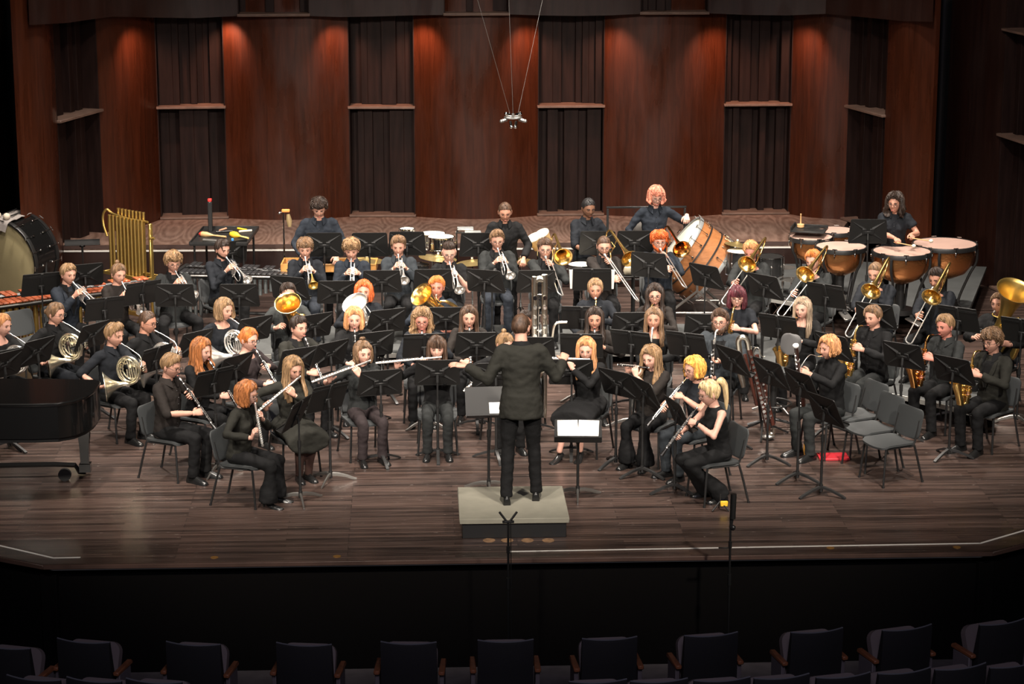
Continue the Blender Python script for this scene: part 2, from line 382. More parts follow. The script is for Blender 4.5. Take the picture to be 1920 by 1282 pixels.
# ---------------------------------------------------------------- musicians' chair: origin on the floor under the seat, facing -y
def slab(w, d, th, r, curve, z, n=12):
    """thin curved rounded plate as closed rings along y"""
    rs = []
    ys = [-d/2+r-r*math.sin(PI/2*(1-k/5)) for k in range(6)]+[-d/2+r+(d-2*r)*k/4 for k in range(1, 4)]; ys += [-y for y in ys[:6][::-1]]
    for y in ys:
        e = max(0, abs(y)-(d/2-r)); ww = w/2-(r-math.sqrt(max(0, r*r-e*e)))
        top = [V((ww*math.cos(PI*k/n), y, z+curve*(math.cos(PI*k/n)**2))) for k in range(n+1)]
        rs.append([p+V((0, 0, th/2)) for p in top]+[p-V((0, 0, th/2)) for p in top[::-1]])
    return rs
def chair_parts():
    def mk():
        seat = MB(); seat.rings(slab(.45, .43, .022, .07, .014, .445)); 
        seat.v = [(x, y-.01, z-(.03*max(0, -y-.14)/.08 if y < -.14 else 0)) for x, y, z in seat.v]
        back = MB(); rs = slab(.45, .34, .016, .065, -.022, 0); X = M.Translation((0, .235, .655))@M.Rotation(R(78), 4, 'X')
        back.rings(rs, x=X)
        P = [('seat', seat.mesh('seat', K_SEAT), None), ('backrest', back.mesh('backrest', K_SEAT), None)]
        for s in (-1, 1):
            f = MB(); f.tube(smoothpath([(s*.17, .02, .425), (s*.19, -.15, .425), (s*.198, -.178, .40), (s*.225, -.215, .012)], 4), .0125, 8); f.cyl((s*.2255, -.216, 0), (s*.2255, -.216, .02), .015, 8)
            P.append(('leg', f.mesh('leg', K_BLACK), None))
            b = MB(); b.tube(smoothpath([(s*.19, -.12, .425), (s*.195, .16, .425), (s*.205, .20, .40), (s*.225, .30, .012)], 4), .0125, 8); b.cyl((s*.2255, .303, 0), (s*.2255, .303, .02), .015, 8)
            P.append(('leg', b.mesh('leg', K_BLACK), None))
            u = MB(); u.tube(smoothpath([(s*.195, .13, .42), (s*.197, .19, .45), (s*.197, .225, .56), (s*.19, .26, .70)], 4), .0115, 8)
            P.append(('back_frame', u.mesh('back_frame', K_BLACK), None))
        c = MB(); c.cyl((-.18, .0, .423), (.18, .0, .423), .010, 8); P.append(('crossbar', c.mesh('crossbar', K_BLACK), None))
        return P
    return proto('chair', mk)
def chair(pos, yaw, label, s=1.0):
    e = empty('orchestra_chair', pos, R(yaw), label, 'chair', 'musicians\' chairs'); e.scale = (.88, .88, .87); place(chair_parts(), e); return e
# ---------------------------------------------------------------- music stand: origin at the foot of the pole; desk faces +y (its player), its back -y
def stand_parts(style, H, tilt, paper):
    key = ('stand', style, round(H, 2), tilt, paper)
    def mk():
        base = MB(); P = []
        for k in range(3):
            a = R(-90+120*k+(0 if style == 'x' else 60)); d = V((math.cos(a), math.sin(a), 0)); w = V((-d.y, d.x, 0))
            if style == 'x':
                l = MB(); rs = [[d*r+w*ww+V((0, 0, z+h)), d*r-w*ww+V((0, 0, z+h)), d*r-w*ww+V((0, 0, z)), d*r+w*ww+V((0, 0, z))] for r, ww, z, h in ((.01, .016, .075, .022), (.10, .015, .055, .022), (.22, .015, .012, .02), (.25, .016, .0, .014))]
                l.rings(rs)
            else:
                l = MB(); l.tube([d*.0+V((0, 0, .075)), d*.07+V((0, 0, .07)), d*.16+V((0, 0, .045)), d*.23+V((0, 0, .014)), d*.255+V((0, 0, .012))], [.022, .02, .017, .014, .011], 8, flat=.6)
            P.append(('leg', l.mesh('leg', K_STEEL if style == 'spine' else K_BLACK2), None))
        p = MB(); p.cyl((0, 0, .05), (0, 0, .56), .0135, 10); p.cyl((0, 0, .04), (0, 0, .11), .019, 10)
        P.append(('pole', p.mesh('pole', K_BLACK), None))
        q = MB(); q.cyl((0, 0, .5), (0, 0, H-.07), .009, 8); q.cyl((0, 0, .53), (0, 0, .60), .018, 10); q.cyl((0, 0, H-.10), (0, .012, H-.02), .014, 8)
        P.append(('inner_pole', q.mesh('inner_pole', K_BLACK), None))
        X = M.Translation((0, .02, H))@M.Rotation(R(tilt), 4, 'X')
        # desk plate in its local xz plane, rounded trapezoid
        def plate(w0, w1, h, r, n=5):
            pts = []
            for cx, cz, a0 in ((w0/2-r, -h/2+r, -90), (w1/2-r, h/2-r, 0), (-w1/2+r, h/2-r, 90), (-w0/2+r, -h/2+r, 180)):
                for k in range(n+1): a = R(a0+90*k/n); pts.append((cx+r*math.cos(a), cz+r*math.sin(a)))
            return pts
        pl = plate(.46, .42, .31, .025) if style == 'x' else plate(.45, .44, .30, .012)
        dk = MB(); Y = X@M.Rotation(R(90), 4, 'X')
        dk.prism(pl, -.004, .004, x=Y)
        P.append(('desk', dk.mesh('desk', K_DESK), None)); di = len(P)-1
        lip = MB(); lip.box((0, .03, -.155), (.44, .07, .006), .002, x=X); lip.box((0, .063, -.148), (.44, .005, .02), .002, x=X)
        P.append(('ledge', lip.mesh('ledge', K_DESK), None))
        rib = MB()
        if style == 'x':
            for sx in (-1, 1):
                for sz in (-1, 1):
                    # tapered pressed rib running from the corner to the hub
                    a = V((sx*.19, -.004, sz*.125)); b = V((sx*.055, -.004, sz*.03)); nrm = V((-(b-a).z, 0, (b-a).x)).normalized()
                    rs = [[a+nrm*.002, a+V((0, -.003, 0)), a-nrm*.002], [a+(b-a)*.5+nrm*.011, a+(b-a)*.5+V((0, -.009, 0)), a+(b-a)*.5-nrm*.011], [b+nrm*.020, b+V((0, -.014, 0)), b-nrm*.020]]
                    rib.rings(rs, x=X)
            rib.box((-.045, -.012, 0), (.05, .02, .075), .004, x=X); rib.box((.045, -.012, 0), (.05, .02, .075), .004, x=X)
            rib.box((0, -.016, -.01), (.10, .018, .035), .005, x=X)
        else:
            rib.box((0, -.010, -.0), (.03, .012, .295), .004, x=X); rib.box((0, -.006, .115), (.44, .005, .004), .001, x=X); rib.box((0, -.006, .10), (.44, .004, .003), .001, x=X)
            rib.box((0, -.018, -.03), (.07, .02, .05), .005, x=X)
        P.append(('rib', rib.mesh('rib', K_DESK2), di))
        if paper == 3:
            pp = MB(); pp.box((-.10, .009, -.075), (.20, .004, .13), .001, x=X); P.append(('sheet_music', pp.mesh('sheet_music', K_PAPER), di))
        elif paper:
            pp = MB()
            for sx in (-1, 1): pp.box((sx*(.097 if paper == 1 else .16), .009, -.0), (.192, .004, .27), .001, x=X@M.Rotation(R(sx*2), 4, 'Y'))
            P.append(('sheet_music', pp.mesh('sheet_music', K_PAPER), di))
        return P
    return proto(key, mk)
K_BLACK2 = mat('stand_leg_black', (.02, .02, .02), .35)
K_DESK2 = mat('desk_rib', (.004, .004, .004), .6)
def stand(px, py, yaw, who, style='x', z=0.0, h=.88, tilt=18, paper=1, label=None):
    """px, py: pixel of the desk centre, as measured; stands on the floor level z"""
    p = at(px, py, z+h); e = empty('music_stand', (p.x, p.y, z), R(yaw), label or ('black music stand in front of '+who), 'music stand', 'music stands')
    # desk centre sits .03 m behind the pole
    place(stand_parts(style, h, tilt, paper), e); return e
# ---------------------------------------------------------------- instruments. Origin = mouthpiece tip, -y = forward from the player, +x = player's left, +z up
def flare(r0, r1, L, n=12, p=3.2, th=.0015):
    """bell profile (r, z) from z=0 (throat) to z=L (rim), with an inner wall"""
    out = [(r0+(r1-r0)*(.18*t+.82*t**p), L*t) for t in [i/n for i in range(n+1)]]
    inn = [(max(r-th*2, .002), z) for r, z in out[::-1]]
    rim = [(r1+.003, L-.001), (r1+.003, L+.003), (r1-.002, L+.003)]
    return out+rim+inn[1:]+[(inn[-1][0]*.6, .01)]
def X_to(p, d): return M.Translation(p)@rot_to(d)
def trumpet(m, bm=None):
    def mk():
        P = []; t = MB(); bm_ = bm or m
        t.tube([(0, -.06, 0), (0, -.30, 0)], .0058, 8); t.tube([(0, -.30, 0)]+arc((0, -.33, -.055), .055, 90, -90, 0) if False else [(0, -.30, 0), (0, -.335, 0), (0, -.362, -.012), (0, -.378, -.04), (0, -.378, -.07), (0, -.362, -.098), (0, -.335, -.11), (.01, -.215, -.11)], .0062, 8)
        t.tube(smoothpath([(.02, -.165, -.11), (.03, -.10, -.11), (.036, -.052, -.095), (.04, -.04, -.055), (.04, -.052, -.015), (.04, -.10, 0), (.04, -.30, 0)], 4), [.0058]*18+[.0062, .0064, .0066, .0066, .007, .007, .008], 8)
        for y in (-.12, -.27): t.cyl((0, y, -.0), (.04, y, 0), .003, 6)
        t.cyl((.0, -.13, -.005), (0, -.13, -.105), .003, 6)
        P.append(('tubing', t.mesh('tubing', m), None))
        b = MB(); b.lathe(flare(.008, .061, .2), 20, x=X_to((.04, -.28, 0), (0, -1, 0))); P.append(('bell', b.mesh('bell', bm_, 60), None))
        mp = MB(); mp.lathe([(.002, .0), (.0135, -.001), (.0135, .006), (.010, .02), (.006, .04), (.0055, .085), (.003, .085)], 12, x=X_to((0, 0, 0), (0, -1, 0))); P.append(('mouthpiece', mp.mesh('mouthpiece', K_SILVER), None))
        for y in (-.165, -.19, -.215):
            v = MB(); v.cyl((.02, y, -.125), (.02, y, .012), .0108, 10); v.cyl((.02, y, .012), (.02, y, .04), .003, 6); v.cyl((.02, y, .04), (.02, y, .046), .009, 8); v.cyl((.02, y, -.132), (.02, y, -.124), .009, 8)
            P.append(('valve', v.mesh('valve', m), None))
        return P
    return proto(('trumpet', m.name, (bm or m).name), mk)
def trombone(m):
    def mk(ext=.22):
        P = []; s = MB(); L = -.66-ext
        s.tube([(0, -.05, 0), (0, L, 0)], .0072, 8); s.tube([(.065, -.05, -.045), (.065, L, -.045)], .0072, 8)
        s.tube(smoothpath([(0, L, 0), (.006, L-.035, -.005), (.0325, L-.05, -.0225), (.059, L-.035, -.04), (.065, L, -.045)], 4), .0078, 8)
        s.cyl((0, -.10, 0), (.065, -.10, -.045), .004, 6); s.cyl((0, -.30-ext, 0), (.065, -.30-ext, -.045), .004, 6)
        P.append(('slide', s.mesh('slide', K_SILVER), None))
        b = MB(); b.tube(smoothpath([(.065, -.06, -.045), (.085, .0, -.02), (.10, .12, .03), (.10, .20, .06), (.11, .252, .105), (.125, .255, .155), (.135, .21, .185), (.135, .12, .19), (.135, -.14, .19)], 4), [.0075]*14+[.008, .0085, .009, .0095, .010, .0105, .011, .0115, .012, .0125, .013, .0135, .014, .0145, .015, .0155, .016, .0165, .018], 10)
        b.cyl((.09, .02, -.01), (.135, .02, .19), .004, 6); b.tube([(.11, .1, .04), (.12, .02, .05), (.125, .02, .09), (.115, .1, .10)], .006, 6)
        P.append(('bell_tubing', b.mesh('bell_tubing', m), None))
        f = MB(); f.lathe(flare(.017, .108, .26), 24, x=X_to((.135, -.12, .19), (0, -.999, -.03))); P.append(('bell', f.mesh('bell', m, 60), None))
        mp = MB(); mp.lathe([(.002, 0), (.019, -.001), (.019, .008), (.012, .03), (.007, .045), (.007, .06), (.003, .06)], 12, x=X_to((0, 0, 0), (0, -1, 0))); P.append(('mouthpiece', mp.mesh('mouthpiece', K_SILVER), None))
        return P
    return proto(('trombone', m.name), mk)
def horn(m):
    def mk():
        P = []; c = V((-.12, -.18, -.225)); b = MB()
        b.tube(smoothpath([(0, -.06, -.02), (-.01, -.17, -.065), (-.03, -.255, -.105), (-.075, -.30, -.16), (-.12, -.305, -.225), (-.12, -.27, -.31)], 5), [.0045]*8+[.0062]*18, 8)
        for dx, r, mr in ((-.02, .138, .0098), (.012, .130, .0078), (.03, .108, .0072), (-.035, .118, .0072)):
            b.tube([c+V((dx, r*math.cos(2*PI*k/28), r*math.sin(2*PI*k/28))) for k in range(28)], mr, 8, closed=True)
        for k, y in enumerate((-.09, -.06, -.03, 0, .03)):   # slides and crooks across the ring
            b.tube(smoothpath([c+V((.032, y+.03, .085)), c+V((.036, y-.005, -.02)), c+V((.036, y-.012, -.085)), c+V((.036, y+.004, -.1)), c+V((.036, y+.016, -.085)), c+V((.034, y+.03, -.01))], 4), .0072, 6)
        for y, z in ((.075, .075), (.095, .02), (.10, -.045)): b.tube(smoothpath([c+V((.03, y, z)), c+V((.034, y+.03, z+.012)), c+V((.034, y+.035, z-.02)), c+V((.03, y, z-.03))], 4), .006, 6)
        b.tube([c+V((.036, .09+.032*math.cos(2*PI*k/14), .07+.032*math.sin(2*PI*k/14))) for k in range(14)], .0055, 6, closed=True)
        P.append(('tubing', b.mesh('tubing', m), None))
        v = MB()
        for k in range(3):
            q = c+V((.045, -.085+.045*k, .055-.01*k)); v.cyl(q+V((-.025, 0, 0)), q+V((.02, 0, 0)), .019, 14); v.cyl(q+V((.02, 0, 0)), q+V((.024, 0, 0)), .013, 12)
        P.append(('valves', v.mesh('valves', m), None))
        for k in range(3):
            l = MB(); l.box(c+V((.03, -.165, .05-.022*k)), (.055, .012, .014), .003); P.append(('lever', l.mesh('lever', m), None))
        path = smoothpath([c+V((-.02, .0, -.135)), c+V((-.03, .06, -.135)), c+V((-.05, .10, -.14)), c+V((-.075, .145, -.145)), c+V((-.10, .185, -.15))], 4)
        tl = MB(); tl.tube(smoothpath([c+V((-.02, -.135, -.02)), c+V((-.022, -.10, -.10)), c+V((-.02, -.02, -.14)), c+V((-.05, .05, -.145))], 5), lerp_list([.010, .014, .02, .028], 16), 12)
        P.append(('bell_tail', tl.mesh('bell_tail', m), None))
        f = MB(); f.lathe(flare(.026, .152, .19, p=2.4), 28, x=X_to(c+V((-.045, .045, -.145)), (-.62, .72, -.10))); P.append(('bell', f.mesh('bell', m, 60), None))
        mp = MB(); mp.lathe([(.002, 0), (.010, -.001), (.010, .005), (.004, .05), (.004, .075), (.002, .075)], 10, x=X_to((0, 0, 0), (0, -.93, -.35))); P.append(('mouthpiece', mp.mesh('mouthpiece', K_SILVER), None))
        return P
    return proto(('horn', m.name), mk)
def keyset(mb, a, b, off, n, r=.007, rod=.0025, rings=False):
    """rods and pad cups along a tube from a to b, standing off by off"""
    a = V(a); b = V(b); off = V(off); s = off.cross((b-a)).normalized()
    mb.cyl(a+off*.8+s*.35*off.length, b+off*.8+s*.35*off.length, rod, 6)
    for k in range(n):
        p = a+(b-a)*((k+.5)/n); d = off.normalized()
        mb.cyl(p+off*.6, p+off*1.05, r*(1 if k % 3 else .8), 8)
def clarinet():
    def mk():
        P = []; b = MB(); b.tube([(0, -.085, 0), (0, -.15, 0), (0, -.155, 0), (0, -.55, 0)], [.0125, .0145, .0128, .0138], 10); P.append(('body', b.mesh('body', K_GREN), None))
        mp = MB(); mp.tube([(0, .004, .0), (0, -.03, -.003), (0, -.06, 0), (0, -.09, 0)], [.003, .009, .011, .012], 10); P.append(('mouthpiece', mp.mesh('mouthpiece', K_GREN), None))
        f = MB(); f.lathe(flare(.0138, .033, .10, p=2.2), 14, x=X_to((0, -.55, 0), (0, -1, 0))); P.append(('bell', f.mesh('bell', K_GREN, 60), None))
        k = MB(); keyset(k, (0, -.17, 0), (0, -.34, 0), (0, .0, .017), 5, .0055, .0016); keyset(k, (0, -.37, 0), (0, -.54, 0), (0, .0, .018), 5, .006, .0016); keyset(k, (0, -.2, 0), (0, -.52, 0), (-.016, 0, .006), 5, .0045, .0014)
        for y in (-.09, -.155, -.35, -.55, -.645): k.tube([(0, y, 0), (0, y-.008, 0)], .0148 if y > -.6 else .0335, 12)
        P.append(('keywork', k.mesh('keywork', K_SILVER), None))
        lg = MB(); lg.tube([(0, -.03, -.003), (0, -.055, -.001)], .0125, 10); P.append(('ligature', lg.mesh('ligature', K_SILVER), None))
        return P
    return proto('clarinet', mk)
def oboe():
    def mk():
        P = []; r = MB(); r.tube([(0, 0, 0), (0, -.03, 0), (0, -.06, 0)], [.0035, .003, .004], 6); P.append(('reed', r.mesh('reed', mat('cane', (.5, .36, .18), .6)), None))
        b = MB(); b.tube([(0, -.055, 0), (0, -.06, 0), (0, -.09, 0), (0, -.52, 0)], [.007, .011, .0085, .0125], 10); P.append(('body', b.mesh('body', K_GREN), None))
        f = MB(); f.lathe(flare(.0125, .020, .09, p=1.4), 12, x=X_to((0, -.52, 0), (0, -1, 0))); P.append(('bell', f.mesh('bell', K_GREN, 60), None))
        k = MB(); keyset(k, (0, -.10, 0), (0, -.30, 0), (0, 0, .014), 8, .005, .0015); keyset(k, (0, -.31, 0), (0, -.53, 0), (0, 0, .016), 6, .0065, .0015); keyset(k, (0, -.12, 0), (0, -.5, 0), (-.013, 0, .006), 6, .004, .0013); keyset(k, (0, -.12, 0), (0, -.5, 0), (.013, 0, .006), 6, .004, .0013)
        for y in (-.057, -.30, -.52): k.tube([(0, y, 0), (0, y-.008, 0)], .0135, 10)
        P.append(('keywork', k.mesh('keywork', K_SILVER), None)); return P
    return proto('oboe', mk)
def flute(m=None, L=.66, picc=False):
    """lies along -x; origin at the embouchure hole"""
    def mk():
        P = []; mm = K_GREN if picc else K_SILVER; r = .0085 if picc else .0105
        b = MB(); x0 = .025 if picc else .045; x1 = -(L-x0)
        b.tube([(x0, 0, 0), (x0-.002, 0, 0), (-.11*L/.66, 0, 0), (x1, 0, 0)], [r*.9, r, r, r], 10); P.append(('body', b.mesh('body', mm), None))
        k = MB()
        for xx in (x0, -.16*L/.66, x1+.11*L/.66, x1+.006): k.tube([(xx, 0, 0), (xx-.007, 0, 0)], r*1.22, 10)
        n = 9 if picc else 14
        for i in range(n):
            x = -.19*L/.66+(x1+.03+.19*L/.66)*(i/(n-1)); k.cyl((x, -.004, r*.8), (x, -.004, r+.006), .0085 if not picc else .0055, 8)
        k.cyl((-.18*L/.66, .012, .008), (x1+.02, .012, .008), .0028, 6)
        P.append(('keywork', k.mesh('keywork', K_SILVER), None))
        lp = MB(); lp.ball((0, -.003, r*.9), (.017, .012, .004), 10, 6); P.append(('lip_plate', lp.mesh('lip_plate', mm), None)); return P
    return proto(('flute', picc), mk)
def sax(m, s=1.0, key='alto'):
    def mk():
        P = []; k = s
        nk = MB(); nk.tube(smoothpath([(0, -.07, .0), (0, -.12*k, .015), (-.004, -.175*k, .005), (-.01, -.20*k, -.04*k), (-.012, -.20*k, -.075*k)], 5), lerp_list([.008, .0085, .010, .0115, .0125], 21), 10); P.append(('neck', nk.mesh('neck', m), None))
        mp = MB(); mp.tube([(0, .004, -.002), (0, -.03, 0), (0, -.09, .004)], [.004, .011, .011], 10); P.append(('mouthpiece', mp.mesh('mouthpiece', K_GREN if key != 'bari' else K_PAPER), None))
        top = V((-.012, -.20*k, -.07*k)); bot = V((-.085, -.17*k, -.50*k))
        b = MB(); bow = [top, top+(bot-top)*.5, bot, bot+V((-.012, -.025, -.05))*k, bot+V((-.018, -.048, -.055))*k, bot+V((-.02, -.074, -.03))*k, bot+V((-.022, -.082, .02))*k]
        sp = smoothpath(bow, 5); b.tube(sp, lerp_list([.0135, .021, .029, .033, .035, .037, .04], len(sp)), 14); P.append(('body', b.mesh('body', m), None))
        f = MB(); f.lathe(flare(.039*k, .068*k, .20*k, p=2.6), 20, x=X_to(bot+V((-.022, -.082, .01))*k, (-.06, -.24, .96))); P.append(('bell', f.mesh('bell', m, 60), None))
        kw = MB(); d = (bot-top)
        for off in ((.0, -.032, .0), (.03, -.008, 0), (-.034, -.006, 0)):
            o = V(off)*k; kw.cyl(top+d*.12+o, top+d*.98+o*1.3, .003, 6)
            for i in range(7):
                q = top+d*(.14+.125*i)+o*(.85+.06*i); kw.cyl(q-o*.2, q+o*.25, (.009+.0016*i)*k, 10)
        for i in range(3):
            q = bot+V((-.022, -.082, .06+.045*i))*k; kw.cyl(q+V((.03, .012, 0))*k, q+V((.05, .016, 0))*k, .02*k, 10)
        P.append(('keywork', kw.mesh('keywork', m), None)); return P
    return proto(('sax', m.name, s, key), mk)
def euphonium(m, k=1.0, bd=(-.06, -.12, .02), bn=(-.22, -.62, .75)):
    """bd: bell rim centre relative to the mouthpiece"""
    def mk():
        P = []; n = V(bn).normalized(); rim = V(bd); Lb = .36*k
        bt = rim-n*Lb; a = M.Identity(4)
        f = MB(); f.lathe(flare(.045*k, .148*k, Lb, n=14, p=3.0), 30, x=X_to(bt, n)); P.append(('bell', f.mesh('bell', m, 60), None))
        b = MB(); u = V((1, 0, 0)); u = (u-n*u.dot(n)).normalized()
        q = bt-n*.20*k
        path = smoothpath([bt, q, q-n*.08*k+u*.03*k, q-n*.10*k+u*.10*k, q-n*.06*k+u*.165*k, q+u*.185*k, q+n*.2*k+u*.18*k, q+n*.30*k+u*.15*k, q+n*.33*k+u*.10*k], 4)
        b.tube(path, lerp_list([.046*k, .044*k, .042*k, .038*k, .034*k, .03*k, .022*k, .016*k, .013*k], len(path)), 14)
        w = n.cross(u)*-1
        for i, (h0, h1) in enumerate(((.30, -.02), (.26, .0), (.20, .02))):
            o = w*(.04+.016*i)*k
            b.tube(smoothpath([q+n*h0*k+u*.05*k+o, q+n*h1*k+u*.05*k+o, q+n*(h1-.035)*k+u*.075*k+o, q+n*h1*k+u*.10*k+o, q+n*h0*k+u*.10*k+o, q+n*(h0+.03)*k+u*.075*k+o, q+n*h0*k+u*.05*k+o], 4), .009*k, 8)
        P.append(('tubing', b.mesh('tubing', m), None))
        for i in range(3):
            v = MB(); c = q+n*.16*k+u*(.015+.035*i)*k+w*.045*k; v.cyl(c-n*.1*k, c+n*.06*k, .016*k, 12); v.cyl(c+n*.06*k, c+n*.095*k, .004*k, 6); v.cyl(c+n*.095*k, c+n*.10*k, .011*k, 10); P.append(('valve', v.mesh('valve', m), None))
        lp = MB(); e = q+n*.33*k+u*.10*k; lp.tube(smoothpath([(0, -.03, -.003), (.01, -.07, -.03), tuple(e*.45+V((.03, -.02, -.05))), tuple(e)], 5), .0062, 8); P.append(('leadpipe', lp.mesh('leadpipe', m), None))
        mp = MB(); mp.lathe([(.002, 0), (.016, -.001), (.016, .008), (.007, .035), (.006, .05), (.003, .05)], 12, x=X_to((0, 0, 0), (0, -1, -.1))); P.append(('mouthpiece', mp.mesh('mouthpiece', K_SILVER), None)); return P
    return proto(('euph', m.name, k, bd, bn), mk)
def bass_clarinet():
    def mk():
        P = []; mp = MB(); mp.tube([(0, .005, 0), (0, -.04, .004), (0, -.09, .006)], [.004, .011, .012], 10); P.append(('mouthpiece', mp.mesh('mouthpiece', mat('white_mouthpiece', (.62, .6, .56), .35)), None))
        nk = MB(); nk.tube(smoothpath([(0, -.08, .006), (0, -.13, .0), (0, -.16, -.035), (0, -.165, -.08), (0, -.185, -.10), (0, -.21, -.085), (-.0, -.215, -.06), (0, -.22, -.12)], 4), .0105, 10); P.append(('neck', nk.mesh('neck', K_SILVER), None))
        b = MB(); b.tube([(0, -.22, -.10), (0, -.23, -.78)], [.0165, .018], 12); P.append(('body', b.mesh('body', K_GREN), None))
        bl = MB(); bl.tube(smoothpath([(0, -.23, -.77), (0, -.235, -.86), (0, -.27, -.90), (0, -.32, -.87)], 4), lerp_list([.018, .02, .024, .028], 13), 12); bl.lathe(flare(.028, .058, .12, p=2.4), 18, x=X_to((0, -.315, -.875), (0, -.35, .94))); P.append(('bell', bl.mesh('bell', K_SILVER, 60), None))
        k = MB(); keyset(k, (0, -.222, -.14), (0, -.226, -.42), (0, -.024, 0), 7, .011); keyset(k, (0, -.226, -.45), (0, -.23, -.75), (0, -.026, 0), 6, .013); keyset(k, (0, -.222, -.18), (0, -.23, -.7), (-.025, 0, 0), 7, .01); P.append(('keywork', k.mesh('keywork', K_SILVER), None)); return P
    return proto('bass_clarinet', mk)
def contra_clarinet():
    """origin on the floor under its peg; tall folded metal tube"""
    def mk():
        P = []; b = MB(); r = .026
        U = [(-.045, 0, .35), (-.045, 0, 1.18), (-.035, 0, 1.215), (0, 0, 1.235), (.035, 0, 1.215), (.045, 0, 1.18), (.045, 0, .15), (.03, 0, .11), (0, 0, .095), (-.03, 0, .11), (-.045, 0, .15), (-.045, 0, .30)]
        b.tube(smoothpath(U, 3), r, 12); P.append(('body', b.mesh('body', K_STEELN), None))
        n = MB(); n.tube(smoothpath([(.05, 0, .70), (.11, 0, .72), (.13, 0, .82), (.16, 0, .86), (.25, .0, .865)], 4), .011, 8); P.append(('neck', n.mesh('neck', K_STEELN), None))
        f = MB(); f.lathe(flare(.026, .085, .20, p=2.4), 20, x=X_to((-.045, -.05, .30), (0, -.25, 1))); P.append(('bell', f.mesh('bell', K_STEELN, 60), None))
        k = MB()
        for x in (-.045, .045):
            keyset(k, (x, 0, .40), (x, 0, 1.12), (0, -.036, 0), 9, .019); 
        keyset(k, (0, 0, .30), (0, 0, 1.10), (0, -.03, 0), 12, .01, .004)
        for z in (.45, .8, 1.1): k.cyl((-.045, 0, z), (.045, 0, z), .006, 6)
        P.append(('keywork', k.mesh('keywork', K_CHROME), None))
        pg = MB(); pg.cyl((0, 0, 0), (0, 0, .12), .006, 8); pg.ball((0, 0, .008), .01, 8, 6); P.append(('peg', pg.mesh('peg', K_STEEL), None)); return P
    return proto('contra', mk)
K_STEELN = mat('old_nickel', (.60, .56, .48), .28, 1.0)
def bassoon():
    """origin at the reed; axis built in player space: boot at the right hip, bell up at the left front"""
    def mk():
        P = []; bot = V((-.16, -.06, -.66)); top = V((.14, -.44, .18)); d = (top-bot); u = d.normalized(); s = u.cross(V((0, -1, .2))).normalized()
        b = MB(); b.tube([bot, bot+d*.30], [.033, .03], 12, flat=.75); P.append(('boot', b.mesh('boot', K_MAPLE), None))
        l = MB(); l.tube([bot+d*.30-s*.012, bot+d*.80-s*.012, top-s*.012], [.0205, .019, .021], 12); P.append(('long_joint', l.mesh('long_joint', K_MAPLE), None))
        w = MB(); w.tube([bot+d*.30+s*.022, bot+d*.66+s*.022], [.016, .0145], 10); P.append(('wing_joint', w.mesh('wing_joint', K_MAPLE), None))
        r = MB(); r.tube([top-s*.012, top-s*.012+u*.016, top-s*.012+u*.018, top-s*.012+u*.004], [.029, .029, .017, .015], 16, cap=False); P.append(('bell_ring', r.mesh('bell_ring', K_PAPER, 50), None))
        e = bot+d*.66+s*.022; bc = MB(); bc.tube(smoothpath([e, e+u*.05, e+u*.09+V((-.01, .05, .02)), V((.01, -.16, .035)), V((.0, -.06, .005)), V((0, -.035, 0))], 5), lerp_list([.0055, .004, .003], 26), 8); P.append(('bocal', bc.mesh('bocal', K_SILVER), None))
        rd = MB(); rd.tube([(0, 0, 0), (0, -.02, 0), (0, -.045, .003)], [.006, .004, .004], 6); P.append(('reed', rd.mesh('reed', mat('cane', (.5, .36, .18), .6)), None))
        k = MB(); o = (V((0, -1, .3))-u*u.dot(V((0, -1, .3)))).normalized()*.03
        keyset(k, bot+d*.05, bot+d*.3, o*1.2, 5, .011); keyset(k, bot+d*.34, bot+d*.62, o, 6, .009); keyset(k, bot+d*.68, bot+d*.92, o, 4, .012)
        for t in (.0, .29, .62, .80): k.tube([bot+d*t-s*.010, bot+d*(t+.014)-s*.010], .03 if t < .3 else .0235, 12)
        P.append(('keywork', k.mesh('keywork', K_SILVER), None)); return P
    return proto('bassoon', mk)
# ---------------------------------------------------------------- people
def cloth(name, c, sc=14, st=.6):
    c = tuple(x*.74 for x in c)
    return mat('cloth_'+name, c, .85, spec=.16, bump=st, bscale=sc, vary=.10, vscale=5)
CL = {'black': (.0095, .0095, .010), 'ink': (.013, .015, .019), 'navy': (.020, .025, .034), 'char': (.024, .026, .026), 'grey': (.042, .046, .046), 'olive': (.023, .0225, .0185), 'brown': (.022, .018, .016), 'jean': (.026, .031, .040), 'plum': (.036, .027, .028), 'tights': (.06, .032, .026), 'wash': (.034, .040, .046)}
SK = {'a': (.49, .26, .19), 'b': (.54, .30, .23), 'c': (.41, .20, .135), 'd': (.155, .075, .045), 'e': (.47, .195, .145)}
HC = {'brown': (.055, .030, .018), 'dbrown': (.022, .013, .009), 'black': (.010, .009, .009), 'blond': (.38, .24, .115), 'dblond': (.20, .12, .06), 'lbrown': (.13, .075, .040), 'ginger': (.40, .125, .030), 'red': (.45, .085, .018), 'straw': (.42, .20, .085), 'orange': (.62, .30, .06), 'maroon': (.065, .012, .018), 'pink': (.55, .20, .13), 'auburn': (.26, .095, .030), 'ash': (.26, .19, .13), 'plat': (.52, .38, .20)}
def hairmat(c):
    return mat('hair_'+c, HC[c], .52, bump=.7, bscale=38, vary=.65, vscale=30, stretch=(1.4, 1.4, .22), spec=.35)
def skinmat(k): return mat('skin_'+k, SK[k], .52, spec=.35, bump=.04, bscale=120, vary=.06, vscale=20)
LIPS = {k: mat('lips_'+k, (c[0]*.75, c[1]*.42, c[2]*.45), .45) for k, c in SK.items()}
EYE = mat('eye_dark', (.035, .022, .018), .3); EYEW = mat('eye_white', (.5, .44, .40), .4)
